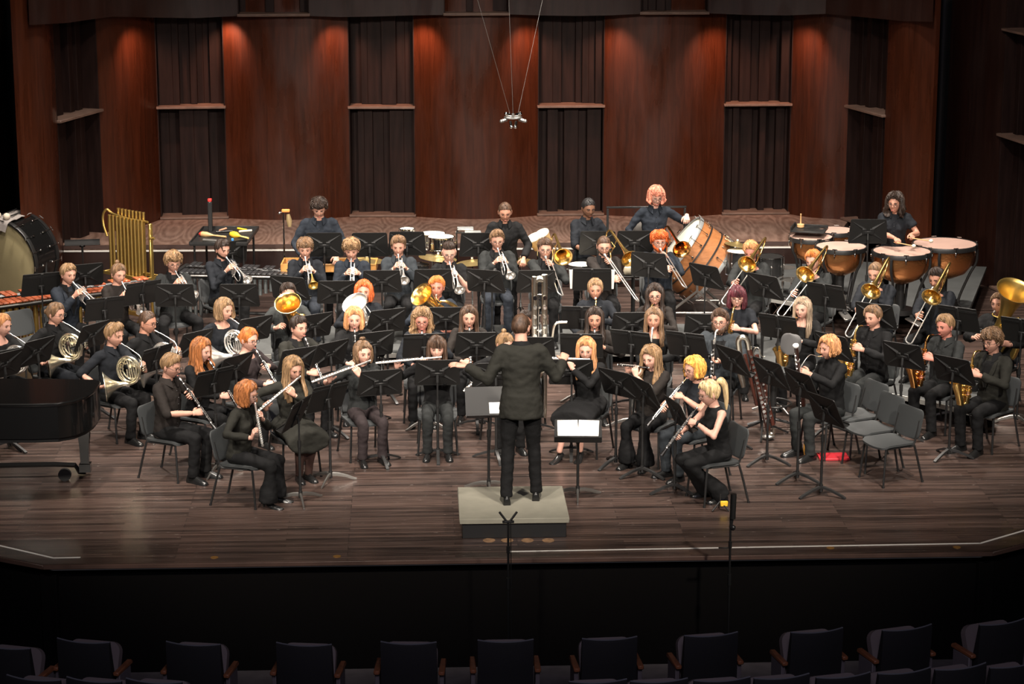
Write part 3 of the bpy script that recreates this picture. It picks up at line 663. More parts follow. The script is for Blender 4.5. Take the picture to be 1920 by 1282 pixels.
LENS = mat('spectacle_wire', (.10, .09, .08), .3, .6); LENSB = mat('spectacle_black', (.012, .011, .011), .3)
SHOE = mat('black_leather', (.010, .010, .010), .25); SOLE = mat('brown_sole', (.10, .055, .03), .6)
def headpt(th, ph, feat=True, jaw=1.0):
    x = math.sin(th)*math.sin(ph); y = -math.sin(th)*math.cos(ph); z = math.cos(th)
    px, pz = x*.0755, z*(.120 if z > 0 else .116); py = y*(.096 if y < 0 else .098)
    if z < 0:
        t = -z; px *= 1-.30*jaw*t*t
        py *= (1-.02*t) if y < 0 else (1-.62*t)
    else:
        px *= 1+.06*math.sin(z*PI)
    if y < 0: py = -abs(py)**.97*(abs(.096)**.03) if py else py
    if feat and y < .1:
        u, w = px, pz; f = 0
        if w > -.030: f = min(1, max(0, (.024-w)/.054))
        else: f = math.exp(-((w+.030)/.007)**2)
        py -= .025*math.exp(-(u/.0115)**2)*f
        py += .010*math.exp(-((abs(u)-.031)/.015)**2-((w-.007)/.012)**2)
        py -= .005*math.exp(-((w-.027)/.009)**2-(u/.055)**2)
        py -= .006*math.exp(-(u/.021)**2-((w+.062)/.011)**2)
        py += .005*math.exp(-((w+.079)/.007)**2-(u/.02)**2)
        py -= .010*math.exp(-((w+.100)/.016)**2-(u/.022)**2)
        py -= .004*math.exp(-((abs(u)-.042)/.018)**2-((w+.018)/.018)**2)
    return V((px, py, pz))
def head_mb(mb, X):
    nt, npn = 30, 40; rs = []
    for i in range(1, nt):
        th = PI*i/nt; r = []
        for j in range(npn):
            t = 2*PI*j/npn; r.append(headpt(th, t-.45*math.sin(t)))
        rs.append(r)
    mb.rings(rs, x=X)
    for s in (-1, 1):
        mb.ball((0, 0, 0), (.008, .020, .031), 10, 8, x=X@M.Translation((s*.0785, .008, -.004))@M.Rotation(R(s*14), 4, 'Z'))
        mb.ball((0, 0, 0), (.007, .009, .010), 8, 6, x=X@M.Translation((s*.078, .000, -.028)))
def hairline(ph, st):
    a = abs((ph+PI) % (2*PI)-PI)*180/PI
    K = st['line']; xs = [0, 30, 55, 72, 95, 130, 180]
    for i in range(6):
        if a <= xs[i+1]: return R(K[i]+(K[i+1]-K[i])*(a-xs[i])/(xs[i+1]-xs[i]))
    return R(K[6])
LINES = {'m': (50, 54, 62, 84, 92, 112, 122), 'mlow': (66, 66, 66, 88, 98, 114, 124), 'f': (50, 54, 70, 96, 104, 118, 124), 'bang': (78, 78, 78, 96, 104, 118, 124), 'shave': (48, 50, 52, 56, 58, 62, 66)}
STY = {
 'short': dict(line=LINES['m'], t=.012, q=.012, n=.006, f=22), 'crop': dict(line=LINES['m'], t=.006, q=.004, n=.003, f=30), 'quiff': dict(line=LINES['m'], t=.014, q=.030, n=.007, f=16),
 'curl': dict(line=LINES['mlow'], t=.030, q=.012, n=.020, f=30), 'mop': dict(line=LINES['mlow'], t=.022, q=.004, n=.006, f=16), 'afro': dict(line=LINES['m'], t=.012, q=0, n=.004, f=60),
 'mohawk': dict(line=LINES['shave'], t=.016, q=.016, n=.005, f=25),
 'tight': dict(line=LINES['f'], t=.009, q=0, n=.003, f=20), 'bun': dict(line=LINES['f'], t=.008, q=0, n=.003, f=20, bun=(0, .055, .125, .028)), 'nape': dict(line=LINES['f'], t=.010, q=0, n=.004, f=20, bun=(0, .115, -.01, .034)),
 'tail': dict(line=LINES['f'], t=.011, q=.006, n=.006, f=20, tail=1), 'halfup': dict(line=LINES['f'], t=.010, q=0, n=.004, f=20, bun=(0, .02, .142, .020), L=.13, w=.004),
 'long': dict(line=LINES['f'], t=.014, q=0, n=.004, f=18, L=.33, w=.004), 'wavy': dict(line=LINES['f'], t=.019, q=0, n=.008, f=18, L=.34, w=.013), 'curly': dict(line=LINES['f'], t=.030, q=.004, n=.016, f=30, L=.19, w=.020),
 'bob': dict(line=LINES['f'], t=.018, q=0, n=.004, f=16, L=.135, w=.003, flare=.012), 'bobang': dict(line=LINES['bang'], t=.018, q=0, n=.004, f=16, L=.15, w=.003, flare=.012), 'longbang': dict(line=LINES['bang'], t=.014, q=0, n=.004, f=18, L=.30, w=.005),
 'shag': dict(line=LINES['mlow'], t=.024, q=.006, n=.012, f=20, L=.10, w=.010), 'page': dict(line=LINES['f'], t=.020, q=.006, n=.008, f=18, L=.10, w=.008, flare=.004),
}
def hair_mb(mb, X, style, seed, g):
    st = STY[style]; rnd = random.Random(seed); off = V((seed*3.1, seed*1.7, seed*.9)); npn, nt = 64, 15; rs = []
    for i in range(1, nt+2):
        r = []
        for j in range(npn):
            ph = 2*PI*j/npn; th = hairline(ph, st); th = min(th, R(76)) if st.get('L') else th; th *= (1+.05*noise.noise(V((math.cos(ph)*3, math.sin(ph)*3, seed)))+.03*noise.noise(V((math.cos(ph)*9, math.sin(ph)*9, seed))))
            k = min(i/nt, 1.0); p = headpt(th*k, ph, False)
            d = V((p.x/.0057, p.y/.0092, p.z/.0144)).normalized()
            tt = st['t']*(1-.55*k**4) if i <= nt else -.004
            a = abs((ph+PI) % (2*PI)-PI)
            if i <= nt:
                tt += st['q']*math.exp(-(a/1.0)**2)*math.sin(PI*min(1, k*.95))
                tt += st['n']*noise.noise((p+off)*st['f'])+st['n']*.5*math.sin(9*ph+4*math.sin(3*k+seed))*k*.6+.0025*math.sin(29*ph+5*k+seed)*min(1, k*2)
                if st['line'] is LINES['f'] or st.get('L'): tt -= .006*math.exp(-((p.x+.012)/.007)**2)*(1 if p.y < .03 else 0)
            r.append(p+d*tt)
        rs.append(r)
    mb.rings(rs, cap=True, x=X)
    if style not in ('afro', 'crop'):
        cu = style in ('curl', 'curly', 'mop', 'shag')
        for k in range(95):
            ph = rnd.uniform(0, 2*PI); h = hairline(ph, st); h = min(h, R(76)) if st.get('L') else h; a0 = R(rnd.uniform(3, 45)); a1 = h*rnd.uniform(.86, 1.03); tw = rnd.uniform(-.28, .28)+(.35 if st['q'] > .01 and math.cos(ph) > .3 else 0); P = []; lift = rnd.uniform(.0, .006)*(1 if st['n'] > .004 else .5)
            for i in range(6):
                t = i/5; th = a0+(a1-a0)*t; f = ph+tw*t+(.13*math.sin(4.5*t*PI+k) if cu else .04*math.sin(3*t+k)); kk = min(1, th/h); p = headpt(th, f, False); d = V((p.x/.0057, p.y/.0092, p.z/.0144)).normalized(); a = abs((f+PI) % (2*PI)-PI)
                tt = st['t']*(1-.55*kk**4)+st['q']*math.exp(-(a/1.0)**2)*math.sin(PI*min(1, kk*.95))+st['n']*noise.noise((p+off)*st['f'])*.8+lift*(1 if i else -.5)+(.004 if cu else 0)
                P.append(p+d*tt)
            mb.tube(P, [.002, .0055, .0065, .006, .0048, .0016], 4, x=X)
    if st.get('L'):
        L = st['L']; ph0 = R(58); nc, nr = 60, 15; out = []; inn = []; n0 = 5
        def cur(i, ph):
            a = abs(ph-PI); ed = max(0, (a-R(85))/R(37)); fr = .006*math.sin(ph*31+seed)+.004*noise.noise(V((ph*14, seed, 3)))
            if i < n0:
                th = R(36+(80-36)*i/n0); p = headpt(th, ph, False); d = V((p.x/.0057, p.y/.0092, p.z/.0144)).normalized()
                tt = st['t']*(.75 if i == 0 else 1.08)-(.010 if i == 0 else 0)
                return p+d*(tt+fr*.45*(i > 0)), p-d*.004
            k = (i-n0)/(nr-n0); b0 = headpt(R(80), ph, False); rad = V((b0.x, b0.y, 0)); dn = rad.normalized()
            Le = L*(1+.14*noise.noise(V((ph*5, seed, 0)))+.05*noise.noise(V((ph*17, seed, 5))))*(1-.10*ed)
            z = b0.z-Le*k; thk = st['t']+.002+st.get('flare', 0)*k
            w = st['w']*min(1, k*1.6)*(math.sin(ph*13+seed+z*60)+noise.noise(V((ph*4, z*25, seed)))*1.4)+fr*(.5+.4*k)
            w2 = st['w']*k*math.sin(z*55+ph*3+seed)
            taper = 1 if k < .8 else 1-.7*(k-.8)/.2
            spread = .018*max(0, min(1, (-z-.10)/.12)) if L > .2 else -.010*k*(a < R(70))
            q = V((0, 0, z))+rad+dn*(thk*taper+w+spread)+V((w2, 0, 0)); q2 = V((0, 0, z))+rad*.97+dn*(w*.6+spread-.006)+V((w2, 0, 0))
            if L > .2 and z < -.10: q.y -= .045*ed*min(1, (-z-.10)/.1); q2.y -= .045*ed*min(1, (-z-.10)/.1)
            hang = (b0.z-z); q += (g-V((0, 0, -1)))*hang; q2 += (g-V((0, 0, -1)))*hang
            return q, q2
        for i in range(nr+1):
            c = [cur(i, ph0+(2*PI-2*ph0)*j/nc) for j in range(nc+1)]; out.append([p[0] for p in c]); inn.append([p[1] for p in c])
        for k in range(70):
            ph = rnd.uniform(ph0, 2*PI-ph0); dr = rnd.uniform(-.10, .10); lf = rnd.uniform(.002, .006); P = []
            for i in range(0, nr+1, 2):
                a = min(max(ph+dr*i/nr+.05*math.sin(i+k), ph0), 2*PI-ph0); o, q = cur(i, a); P.append(o+(o-q).normalized()*lf*(.3 if i == 0 else 1))
            mb.tube(P, lerp_list([.003, .0062, .0062, .0055, .0022], len(P)), 4, x=X)
        mb.rings([out[i]+inn[i][::-1] for i in range(nr+1)], cap=True, x=X)
    if st.get('bun'):
        b = st['bun']; mb.ball((0, 0, 0), (b[3], b[3]*.95, b[3]*.9), 12, 8, x=X@M.Translation(b[:3]))
        if style == 'halfup':
            for k in range(7):
                a = 2*PI*k/7; mb.tube([V(b[:3]), V(b[:3])+V((math.cos(a)*.022, math.sin(a)*.016, .012)), V(b[:3])+V((math.cos(a)*.036, math.sin(a)*.02, -.0))], [.007, .006, .002], 5, x=X)
    if st.get('tail'):
        for k in range(5):
            o = V((rnd.uniform(-.016, .016), rnd.uniform(-.01, .01), rnd.uniform(-.01, .01)))
            mb.tube(smoothpath([V((0, .085, .065)), V((0, .135, .085))+o, V((0, .165, .02))+o*1.5, V((0, .155, -.09))+o*2, V((0, .13, -.19))+o*2.2], 4), lerp_list([.012, .024, .026, .02, .004], 17), 8, x=X)
def hand_mb(mb, side, w, f, n, curl, s=1.0, spread=1.0):
    f = V(f).normalized(); n = V(n); n = (n-f*n.dot(f)).normalized(); t = f.cross(n)*(1 if side < 0 else -1)
    w = V(w)
    def P(a, b, c): return w+(f*a+t*b+n*c)*s
    rs = []
    for a, hw, ht, c in ((-.012, .026, .020, 0), (.012, .028, .018, .002), (.04, .037, .016, .003), (.07, .042, .0145, .002), (.09, .040, .011, .0)):
        rs.append([P(a, hw*math.cos(2*PI*j/10), c+ht*math.sin(2*PI*j/10)) for j in range(10)])
    mb.rings(rs)
    for k, (b, L, r) in enumerate(((.030, .072, .0088), (.0102, .080, .0092), (-.0098, .074, .0088), (-.0285, .058, .0076))):
        p = P(.082, b, 0); ang = 0; pts = [p]; d0 = (f+t*(b*1.6*spread)).normalized()
        cc = curl[k] if isinstance(curl, (list, tuple)) else curl*(.86+.09*k)
        for j, (q, m) in enumerate(((.46, .9), (.30, 1.15), (.24, .75))):
            ang += R(cc)*m; d = d0*math.cos(ang)+n*math.sin(ang); p = p+d*(L*q*s); pts.append(p)
        mb.tube(pts, [r*s*1.08, r*s, r*s*.9, r*s*.62], 7)
    p = P(.018, .026, .006); pts = [p]
    for j, (q, d) in enumerate(((.034, t*.72+f*.6+n*.35), (.028, t*.30+f*.75+n*.6), (.022, f*.75+n*.75-t*.1))):
        p = p+d.normalized()*q*s; pts.append(p)
    mb.tube(pts, [.0145*s, .012*s, .0105*s, .007*s], 7)
def ik(S, W, l1, l2, pole):
    S = V(S); W = V(W); d = W-S; L = d.length; mx = (l1+l2)*.995
    if L > mx: W = S+d*(mx/L); d = W-S; L = mx
    a = (l1*l1-l2*l2+L*L)/(2*L); h = math.sqrt(max(l1*l1-a*a, 0)); u = d/L
    p = V(pole); p = p-u*p.dot(u); p = p.normalized() if p.length > 1e-4 else u.orthogonal().normalized()
    return S+u*a+p*h, W
JOBS = []
def job(name, mb, m, parent, vox, smooth=3, wr=0.0, label=None):
    me = bpy.data.meshes.new(name); me.from_pydata(mb.v, [], mb.f); me.materials.append(m)
    bm = bmesh.new(); bm.from_mesh(me); bmesh.ops.recalc_face_normals(bm, faces=bm.faces); bm.to_mesh(me); bm.free()
    o = link(name, me, parent)
    if label: o['label'] = label
    r = o.modifiers.new('r', 'REMESH'); r.mode = 'VOXEL'; r.voxel_size = vox; r.adaptivity = 0; r.use_smooth_shade = True
    s = o.modifiers.new('s', 'SMOOTH'); s.iterations = smooth; s.factor = .5
    JOBS.append((o, wr, None)); return o
def finish_jobs():
    dg = bpy.context.evaluated_depsgraph_get(); dg.update()
    for o, wr, extra in JOBS:
        me = bpy.data.meshes.new_from_object(o.evaluated_get(dg)); old = o.data
        m = [x for x in old.materials]
        if wr:
            n = len(me.vertices); c = np.empty(n*3); nn = np.empty(n*3); me.vertices.foreach_get('co', c); me.vertices.foreach_get('normal', nn)
            c = c.reshape(-1, 3); nn = nn.reshape(-1, 3); sd = (hash(o.name) % 97)*.37
            a = np.array([noise.noise(V((p[0]*11+sd, p[1]*11, p[2]*20)))+.5*noise.noise(V((p[0]*27+sd, p[1]*27, p[2]*42))) for p in c])
            c += nn*(a*wr)[:, None]; me.vertices.foreach_set('co', c.ravel()); me.update()
        o.modifiers.clear(); o.data = me
        if extra: # append fine islands (head, hands) to the body mesh
            bm = bmesh.new(); bm.from_mesh(me)
            t = bpy.data.meshes.new('t'); t.from_pydata(extra.v, [], extra.f); b2 = bmesh.new(); b2.from_mesh(t); bmesh.ops.recalc_face_normals(b2, faces=b2.faces); b2.to_mesh(t); b2.free()
            bm.from_mesh(t); bm.to_mesh(me); bm.free(); bpy.data.meshes.remove(t)
        me.shade_smooth(); me.materials.clear()
        for q in m: me.materials.append(q)
        bpy.data.meshes.remove(old)
def ell(c, u, a, b, n=18):
    """ring round centre c, axis u (in the yz plane), half width a, half depth b"""
    u = V(u).normalized(); w = V((1, 0, 0)); v = u.cross(w).normalized()
    return [V(c)+w*(a*math.cos(2*PI*j/n))+v*(b*math.sin(2*PI*j/n)) for j in range(n)]
# instrument grips, in the instrument's frame: wrist, finger direction, palm normal, curl
GRIP = {
 'trumpet': dict(R=((-.055, -.145, -.085), (.22, -.38, .9), (.9, -.25, -.1), 48), L=((.085, -.13, -.10), (-.30, -.42, .85), (-.9, -.3, 0), 62), pitch=26, lean=4, hp=14, pr=(-.5, .2, -.9), pl=(.5, .2, -.9)),
 'trombone': dict(R=((-.055, -.40, -.075), (.35, -.75, .5), (.8, .1, -.4), 50), L=((.085, -.01, -.10), (-.45, -.65, .6), (-.75, -.3, .2), 58), pitch=30, rz=12, lean=3, hp=10, pr=(-.6, .4, -.8), pl=(.8, .2, -.6)),
 'horn': dict(L=((-.01, -.30, -.25), (-.25, -.05, 1), (-.45, .85, 0), 60), R=((-.30, .07, -.40), (.5, -.85, .1), (.1, -.3, .9), 25), pitch=0, rz=4, lean=5, hp=10, pr=(-.7, .5, -.6), pl=(.8, .1, -.7)),
 'flute': dict(L=((-.13, -.055, -.085), (-.25, .10, .95), (-.15, 1, .1), 52), R=((-.40, .075, -.085), (.15, -.25, .95), (.1, -1, .1), 45), pitch=0, ry=-12, rz=16, lean=2, hp=8, pr=(-.9, .1, -.45), pl=(.5, -.5, -.75)),
 'piccolo': dict(L=((-.09, -.06, -.085), (-.25, .10, .95), (-.15, 1, .1), 52), R=((-.22, .07, -.085), (.15, -.25, .95), (.1, -1, .1), 45), pitch=0, ry=-4, rz=10, lean=2, hp=8, pr=(-.9, .1, -.45), pl=(.6, -.5, -.7)),
 'clarinet': dict(L=((.085, -.20, -.045), (-.8, -.3, .5), (-.5, -.1, -.85), 48), R=((-.085, -.39, -.045), (.8, -.3, .5), (.5, -.1, -.85), 48), pitch=54, lean=3, hp=10, pr=(-.9, .3, -.5), pl=(.9, .3, -.5)),
 'oboe': dict(L=((.08, -.18, -.045), (-.8, -.3, .5), (-.5, -.1, -.85), 48), R=((-.08, -.36, -.045), (.8, -.3, .5), (.5, -.1, -.85), 48), pitch=46, lean=3, hp=12, pr=(-.9, .3, -.5), pl=(.9, .3, -.5)),
 'sax': dict(L=((.065, -.17, -.22), (-.75, -.6, .35), (-.75, .35, -.3), 50), R=((-.14, -.12, -.44), (.55, -.8, .2), (.75, .5, -.2), 50), pitch=0, lean=2, hp=8, pr=(-.8, .5, -.5), pl=(.9, .2, -.6)),
 'bassclar': dict(L=((.075, -.17, -.30), (-.8, -.5, .1), (-.5, -.3, .3), 48), R=((-.075, -.17, -.50), (.8, -.5, .1), (.5, -.3, .3), 48), pitch=0, lean=3, hp=4, pr=(-.9, .3, -.5), pl=(.9, .3, -.5)),
 'contra': dict(L=((.09, -.30, -.22), (-.7, -.6, .2), (-.5, -.3, .3), 48), R=((-.09, -.30, -.42), (.7, -.6, .2), (.5, -.3, .3), 48), pitch=0, lean=3, hp=0, pr=(-.9, .3, -.5), pl=(.9, .3, -.5)),
 'euph': dict(R=((-.14, -.16, -.25), (.5, -.65, .45), (.7, .2, -.6), 50), L=((.16, -.20, -.36), (-.65, -.65, .3), (-.7, .3, .3), 42), pitch=0, lean=2, hp=4, pr=(-.8, .4, -.5), pl=(.8, .4, -.5)),
 'tuba': dict(R=((-.13, -.24, -.26), (.5, -.65, .45), (.7, .2, -.6), 50), L=((.26, -.18, -.30), (-.65, -.65, .3), (-.7, .3, .3), 42), pitch=0, lean=0, hp=0, pr=(-.8, .4, -.5), pl=(.8, .4, -.5)),
 'bassoon': dict(L=((.10, -.23, -.13), (-.45, -.8, .3), (-.7, .25, -.2), 48), R=((-.12, -.03, -.44), (.55, -.75, .3), (.6, .6, .1), 48), pitch=0, lean=2, hp=4, pr=(-.8, .6, -.3), pl=(.9, .2, -.6)),
}
NP = [0]
def person(px, py, yaw, kind, who, label, z=0.0, s=1.0, hair='short', hc='brown', skin='a', top='black', style='shirt', sleeve='long', pants='black', glasses=None, beard=None,
           pitch=None, ip=None, irz=None, iry=None, hp=None, hyaw=0, lean=None, g=1.0, stand_=False, arms=None, spread=0.0, skirt=False, scoop=False, brow=True, feet=None, root=None, cross=0, hipz=None, poles=None, seat=True, clabel=None, slim=1.0, shoes=None):
    NP[0] += 1; seed = NP[0]; G = GRIP.get(kind, {}); lean = G.get('lean', 4) if lean is None else lean; hp = G.get('hp', 12) if hp is None else hp
    hz = hipz if hipz else (.472 if not stand_ else .925*s)
    H0 = V((0, .05 if not stand_ else 0, hz)); la = R(lean); u = V((0, -math.sin(la), math.cos(la)))
    NBs = H0+u*.505*s; SCt = H0+u*.440*s; hs = .93+.07*s
    HD = NBs+V((0, -.035-.10*math.sin(la), .128))*s; RH = M.Rotation(R(hyaw), 4, 'Z')@M.Rotation(R(hp), 4, 'X'); HX = M.Translation(HD)@RH@M.Scale(hs, 4)
    # root from the pixel of the head centre
    if root is None:
        w = at(px, py, z+HD.z); rr = M.Rotation(R(yaw), 3, 'Z'); root = w-rr@V((HD.x, HD.y, 0)); root.z = z
    E = empty('person', root, R(yaw), label, 'person', 'musicians on stage'); RM = M.Translation(root)@M.Rotation(R(yaw), 4, 'Z')
    mouth = HX@V((0, -.103, -.062)); im = None; hands = {}
    if kind in GRIP:
        if kind == 'contra': im = M.Translation(mouth)
        else:
            yy = irz if irz is not None else G.get('rz', 0)
            im = M.Translation(mouth)@M.Rotation(R(yy), 4, 'Z')@M.Rotation(R(iry if iry is not None else G.get('ry', 0)), 4, 'Y')@M.Rotation(R(ip if ip is not None else G['pitch']), 4, 'X')
        for k in 'RL':
            wv, f, n, c = G[k]; hands[k] = (im@V(wv), im.to_3x3()@V(f), im.to_3x3()@V(n), c)
    if arms:
        for k in arms: hands[k] = arms[k]
    bo = MB(); to = MB(); ex = MB()
    # torso
    secs = [(-.07, .150, .112, .0), (.0, .158, .118, .0), (.12, .138, .104, -.006), (.24, .148, .112, -.008), (.34, .163, .112, -.002), (.42, .150, .092, .006), (.462, .112, .072, .010), (.495, .070, .060, .004)]
    fem = s < .97; ad = .012 if style == 'jacket' else .004
    def torso(mb, k, add, cut, low):
        rs = []
        for t, a, b, yo in secs[:cut]:
            if t < low: continue
            fa = (.93 if .05 < t < .2 else 1) if fem else 1
            rs.append(ell(H0+u*t*s+V((0, yo, 0)), u, (a*g*fa*k+add)*s, (b*g*k+add)*s))
        mb.rings(rs)
    torso(bo, .86, 0, 8, .0); torso(to, 1.0, ad, 6 if scoop else 8, -1)
    if fem:
        for sx in (-1, 1): to.ball(H0+u*.295*s+V((sx*.062, -.075*g, 0)), (.06*s, .055*s, .06*s), 12, 8)
    if style == 'jacket':
        to.rings([ell(H0+u*t*s, u, (a*g+ad)*s, (b*g+ad)*s) for t, a, b in ((-.16 if stand_ else -.08, .168, .132), (-.05, .165, .128), (.05, .15, .12))])
    if style in ('shirt', 'jacket') and not scoop:
        collar_parts(E, NBs, H0, u, s, g, style, secs, ad, top)
    if False:
        c = NBs-u*.012; to.tube([c+V((.066*math.cos(2*PI*k/16), .060*math.sin(2*PI*k/16)+.004, -.012*math.cos(2*PI*k/16+PI/2)+.004))*s for k in range(16)], .012*s, 8, closed=True)
    if style == 'turtle':
        to.tube([NBs-u*.03, NBs+V((0, -.012, .045))*s], .060*s, 14)
    # neck
    bo.tube([H0+u*.40*s, NBs, HD+V((0, .02, -.03))*s], [.060*s*min(g, 1.1), .056*s*min(g, 1.15), .052*s], 14)
    # arms
    l1, l2 = .285*s, .255*s
    for k, sx in (('R', -1), ('L', 1)):
        S = SCt+V((sx*.152*g**.5*s, .012, .0)); hd = hands.get(k)
        if hd is None: hd = (S+V((sx*.05, -.16, -.42))*s, (0, -.5, -.8), (-sx, 0, 0), 25)
        pole = (poles or {}).get(k) or G.get('p'+k.lower(), (sx*.7, .4, -.7))
        El, W = ik(S, hd[0], l1, l2, pole); f = V(hd[1]).normalized(); ga = min(g, 1.15)
        bo.tube([S, S+(El-S)*.5, El, El+(W-El)*.35, W-(W-El)*.06, W], [.042*s*ga, .039*s*ga, .034*s*ga, .037*s*ga, .027*s, .024*s], 12)
        bo.ball(S, (.052 if sleeve == 'none' else .040)*s, 10, 8); bo.ball(El, .035*s*ga, 10, 8)
        sl = .009 if style != 'jacket' else .016
        if sleeve != 'none': to.ball(S+V((-sx*.014, 0, -.006)), (.057*s*ga+sl*.5,)*3, 12, 8)
        if sleeve == 'long':
            e2 = W-(W-El).normalized()*.02
            to.tube([S, S+(El-S)*.5, El, El+(W-El)*.4, e2], [.047*s*ga+sl, .043*s*ga+sl, .037*s*ga+sl, .036*s*ga+sl, .028*s+sl], 12); to.ball(El, .037*s*ga+sl, 10, 8)
        elif sleeve == 'roll':
            to.tube([S, S+(El-S)*.5, El, El+(W-El)*.14], [.052*s*ga+sl, .047*s*ga+sl, .043*s*ga+sl, .046*s*ga+sl], 12); to.ball(El, .043*s*ga+sl, 10, 8)
        elif sleeve == 'short':
            to.tube([S, S+(El-S)*.62], [.053*s*ga+sl, .054*s*ga+sl], 12)
        hand_mb(ex, sx, W, f, hd[2], hd[3], .98*s if not fem else .93*s)
    head_mb(ex, HX)
    # legs
    tr = MB(); sh = []; legs = []
    if not (kind == 'bust'):
        tr.ball(H0+V((0, .0, -.02)), (.165*s*g, .125*s*g, .11*s), 16, 10)
        for sx in (-1, 1):
            hj = H0+V((sx*.085*s*g**.5, 0, -.012)); ft = (feet or {}).get(sx, (0, 0))
            if stand_: kn = V((sx*(.10+spread*.5)*s+ft[0]*.5, -.02+ft[1]*.5, .50*s)); an = V((sx*(.105+spread)*s+ft[0], .02+ft[1], .085))
            else: kn = V((sx*(.108+spread)*s, H0.y-.395*s, .435*s+.01)); an = V((sx*(.108+spread*.8-cross)*s+ft[0], H0.y-.355*s+ft[1], .08))
            gg = min(g, 1.2); q = slim; legs.append((hj, kn, an))
            bo.tube([hj, hj+(kn-hj)*.5, kn, kn+(an-kn)*.3, kn+(an-kn)*.75, an], [.066*s*gg, .060*s*gg, .049*s, .050*s*gg, .036*s, .032*s], 12); bo.ball(kn, .052*s, 10, 8)
            w_ = .060 if q == 1.0 else (.105 if q > 1 else .046)
            tr.tube([hj, hj+(kn-hj)*.5, kn+V((0, 0, .0))], [.083*s*gg, .074*s*gg, .060*s], 14); tr.ball(kn, .061*s, 12, 8)
            tr.tube([kn, kn+(an-kn)*.35, kn+(an-kn)*.8, an+V((0, 0, -.025))], [.060*s, (.059 if q >= 1 else .054)*s, w_*s*.90, w_*s*.97], 14)
            a0 = (R(sx*8) if not stand_ else R(sx*6)); m = M.Translation((an.x, an.y, 0))@M.Rotation(a0, 4, 'Z')@M.Scale(.85 if fem else .94, 4); b = MB(); rs = []
            heel = shoes == 'heel'
            for yy, hh, ww, zz in ((.075, .062, .028, .0), (.065, .085, .036, 0), (.02, .098, .038, .0), (-.03, .088, .038, .0), (-.08, .068, .044, 0), (-.13, .052, .046, 0), (-.17, .040, .038, 0), (-.192, .022, .018, .004)):
                zz2 = zz+(.045 if heel and yy > .0 else (.02 if heel and yy > -.06 else 0)); hh2 = (hh*.55 if heel else hh)+zz2
                rs.append([V((ww*math.cos(a), yy, zz2+(hh2-zz2)*max(0, math.sin(a)))) for a in [PI*j/8 for j in range(9)]]+[V((-ww*.95, yy, zz2)), V((0, yy, zz2)), V((ww*.95, yy, zz2))])
            b.rings(rs, x=m)
            if heel: b.cyl(m@V((0, .055, .05)), m@V((0, .06, 0)), .016, 8, r2=.008)
            sh.append(b.mesh('shoe', SHOE, 60))
    sk = skinmat(skin)
    b = job('body', bo, sk, E, .017, 3); JOBS[-1] = (b, 0, ex)
    job('jacket' if style == 'jacket' else ('sweater' if style in ('turtle', 'knit') else 'shirt'), to, cloth(top, CL[top]), E, .0135, 3, .008)
    if tr.v:
        if skirt:
            job('tights' if skirt == 'tights' else 'stocking', tr2(legs, s), cloth('tights', CL['tights'], 60, .1), E, .014, 2) if skirt == 'tights' else None
            k = MB(); rs = []
            for yy, hw, hh, zz in ((.17, .15, .10, 0), (.10, .19, .13, 0), (-.05, .21, .125, -.01), (-.22, .215, .11, -.015), (-.34, .225, .105, -.02), (-.44, .235, .125, -.05), (-.485, .225, .12, -.075)):
                rs.append([V((hw*s*math.cos(a)*(1+.03*math.sin(7*a)), H0.y+yy*s, H0.z+zz+.014+hh*s*math.sin(a)*(1+.04*math.cos(9*a)))) for a in [2*PI*j/28 for j in range(28)]])
            k.rings(rs); k.rings([ell(H0+u*t*s, u, a, b) for t, a, b in ((-.05, .18*s*g, .14*s*g), (.04, .165*s*g, .13*s*g), (.12, .145*s*g, .115*s*g))])
            job('skirt', k, cloth(pants, CL[pants]), E, .014, 2, .006)
        else: job('trousers', tr, cloth(pants, CL[pants]), E, .0145, 3, .007)
        for q in sh: link('shoe', q, E)
    # hair and face
    gv = (RH.to_3x3().inverted()@V((0, 0, -1)))
    hb = MB(); hair_mb(hb, HX, hair, seed*1.37, gv); hm = link('hair', hb.mesh('hair', hairmat(hc), 70, False), E)
    bc = hairmat(hc if hc not in ('orange', 'plat', 'pink', 'maroon') else 'lbrown')
    for sx in (-1, 1):
        e = MB(); e.ball((0, 0, 0), (.0122, .006, .0042), 10, 6, x=HX@M.Translation((sx*.031, -.0855, .006))@M.Rotation(R(-sx*18), 4, 'Z')); link('eye', e.mesh('eye', EYE, 0), E)
        e = MB(); e.tube([HX@V(p) for p in ((sx*.014, -.0985, .0275), (sx*.030, -.0975, .0305), (sx*.049, -.084, .0225))], [.0028, .0036, .002], 6); link('eyebrow', e.mesh('eyebrow', bc, 0), E)
    e = MB(); e.ball((0, 0, 0), (.020, .0055, .0065), 10, 6, x=HX@M.Translation((0, -.1015, -.062))); link('lips', e.mesh('lips', LIPS[skin], 0), E)
    if beard:
        bb = MB(); rs = []
        th0, th1 = (R(118), R(178)) if beard != 'stub' else (R(120), R(172)); ext = .016 if beard == 'full' else (.030 if beard == 'big' else .006)
        for i in range(12):
            r = []
            for j in range(31):
                ph = R(-92)+R(184)*j/30; a = abs(ph)
                tt = th0-R(26)*max(0, (a-R(40))/R(52)) if a > R(40) else th0+R(5)*(1-(a/R(40)))
                th = tt+(th1-tt)*i/11; p = headpt(th, ph, True)
                d = V((p.x, p.y, p.z*1.2)).normalized(); k = math.sin(PI*min(1, (i+.6)/9))
                r.append(p+d*(ext*k*(1+.5*noise.noise(p*60))+(.0 if 0 < i < 11 else -.006)+.001))
            rs.append(r+[p*.93 for p in r[::-1]])
        bb.rings(rs, x=HX); link('beard', bb.mesh('beard', hairmat(hc), 70, False), E)
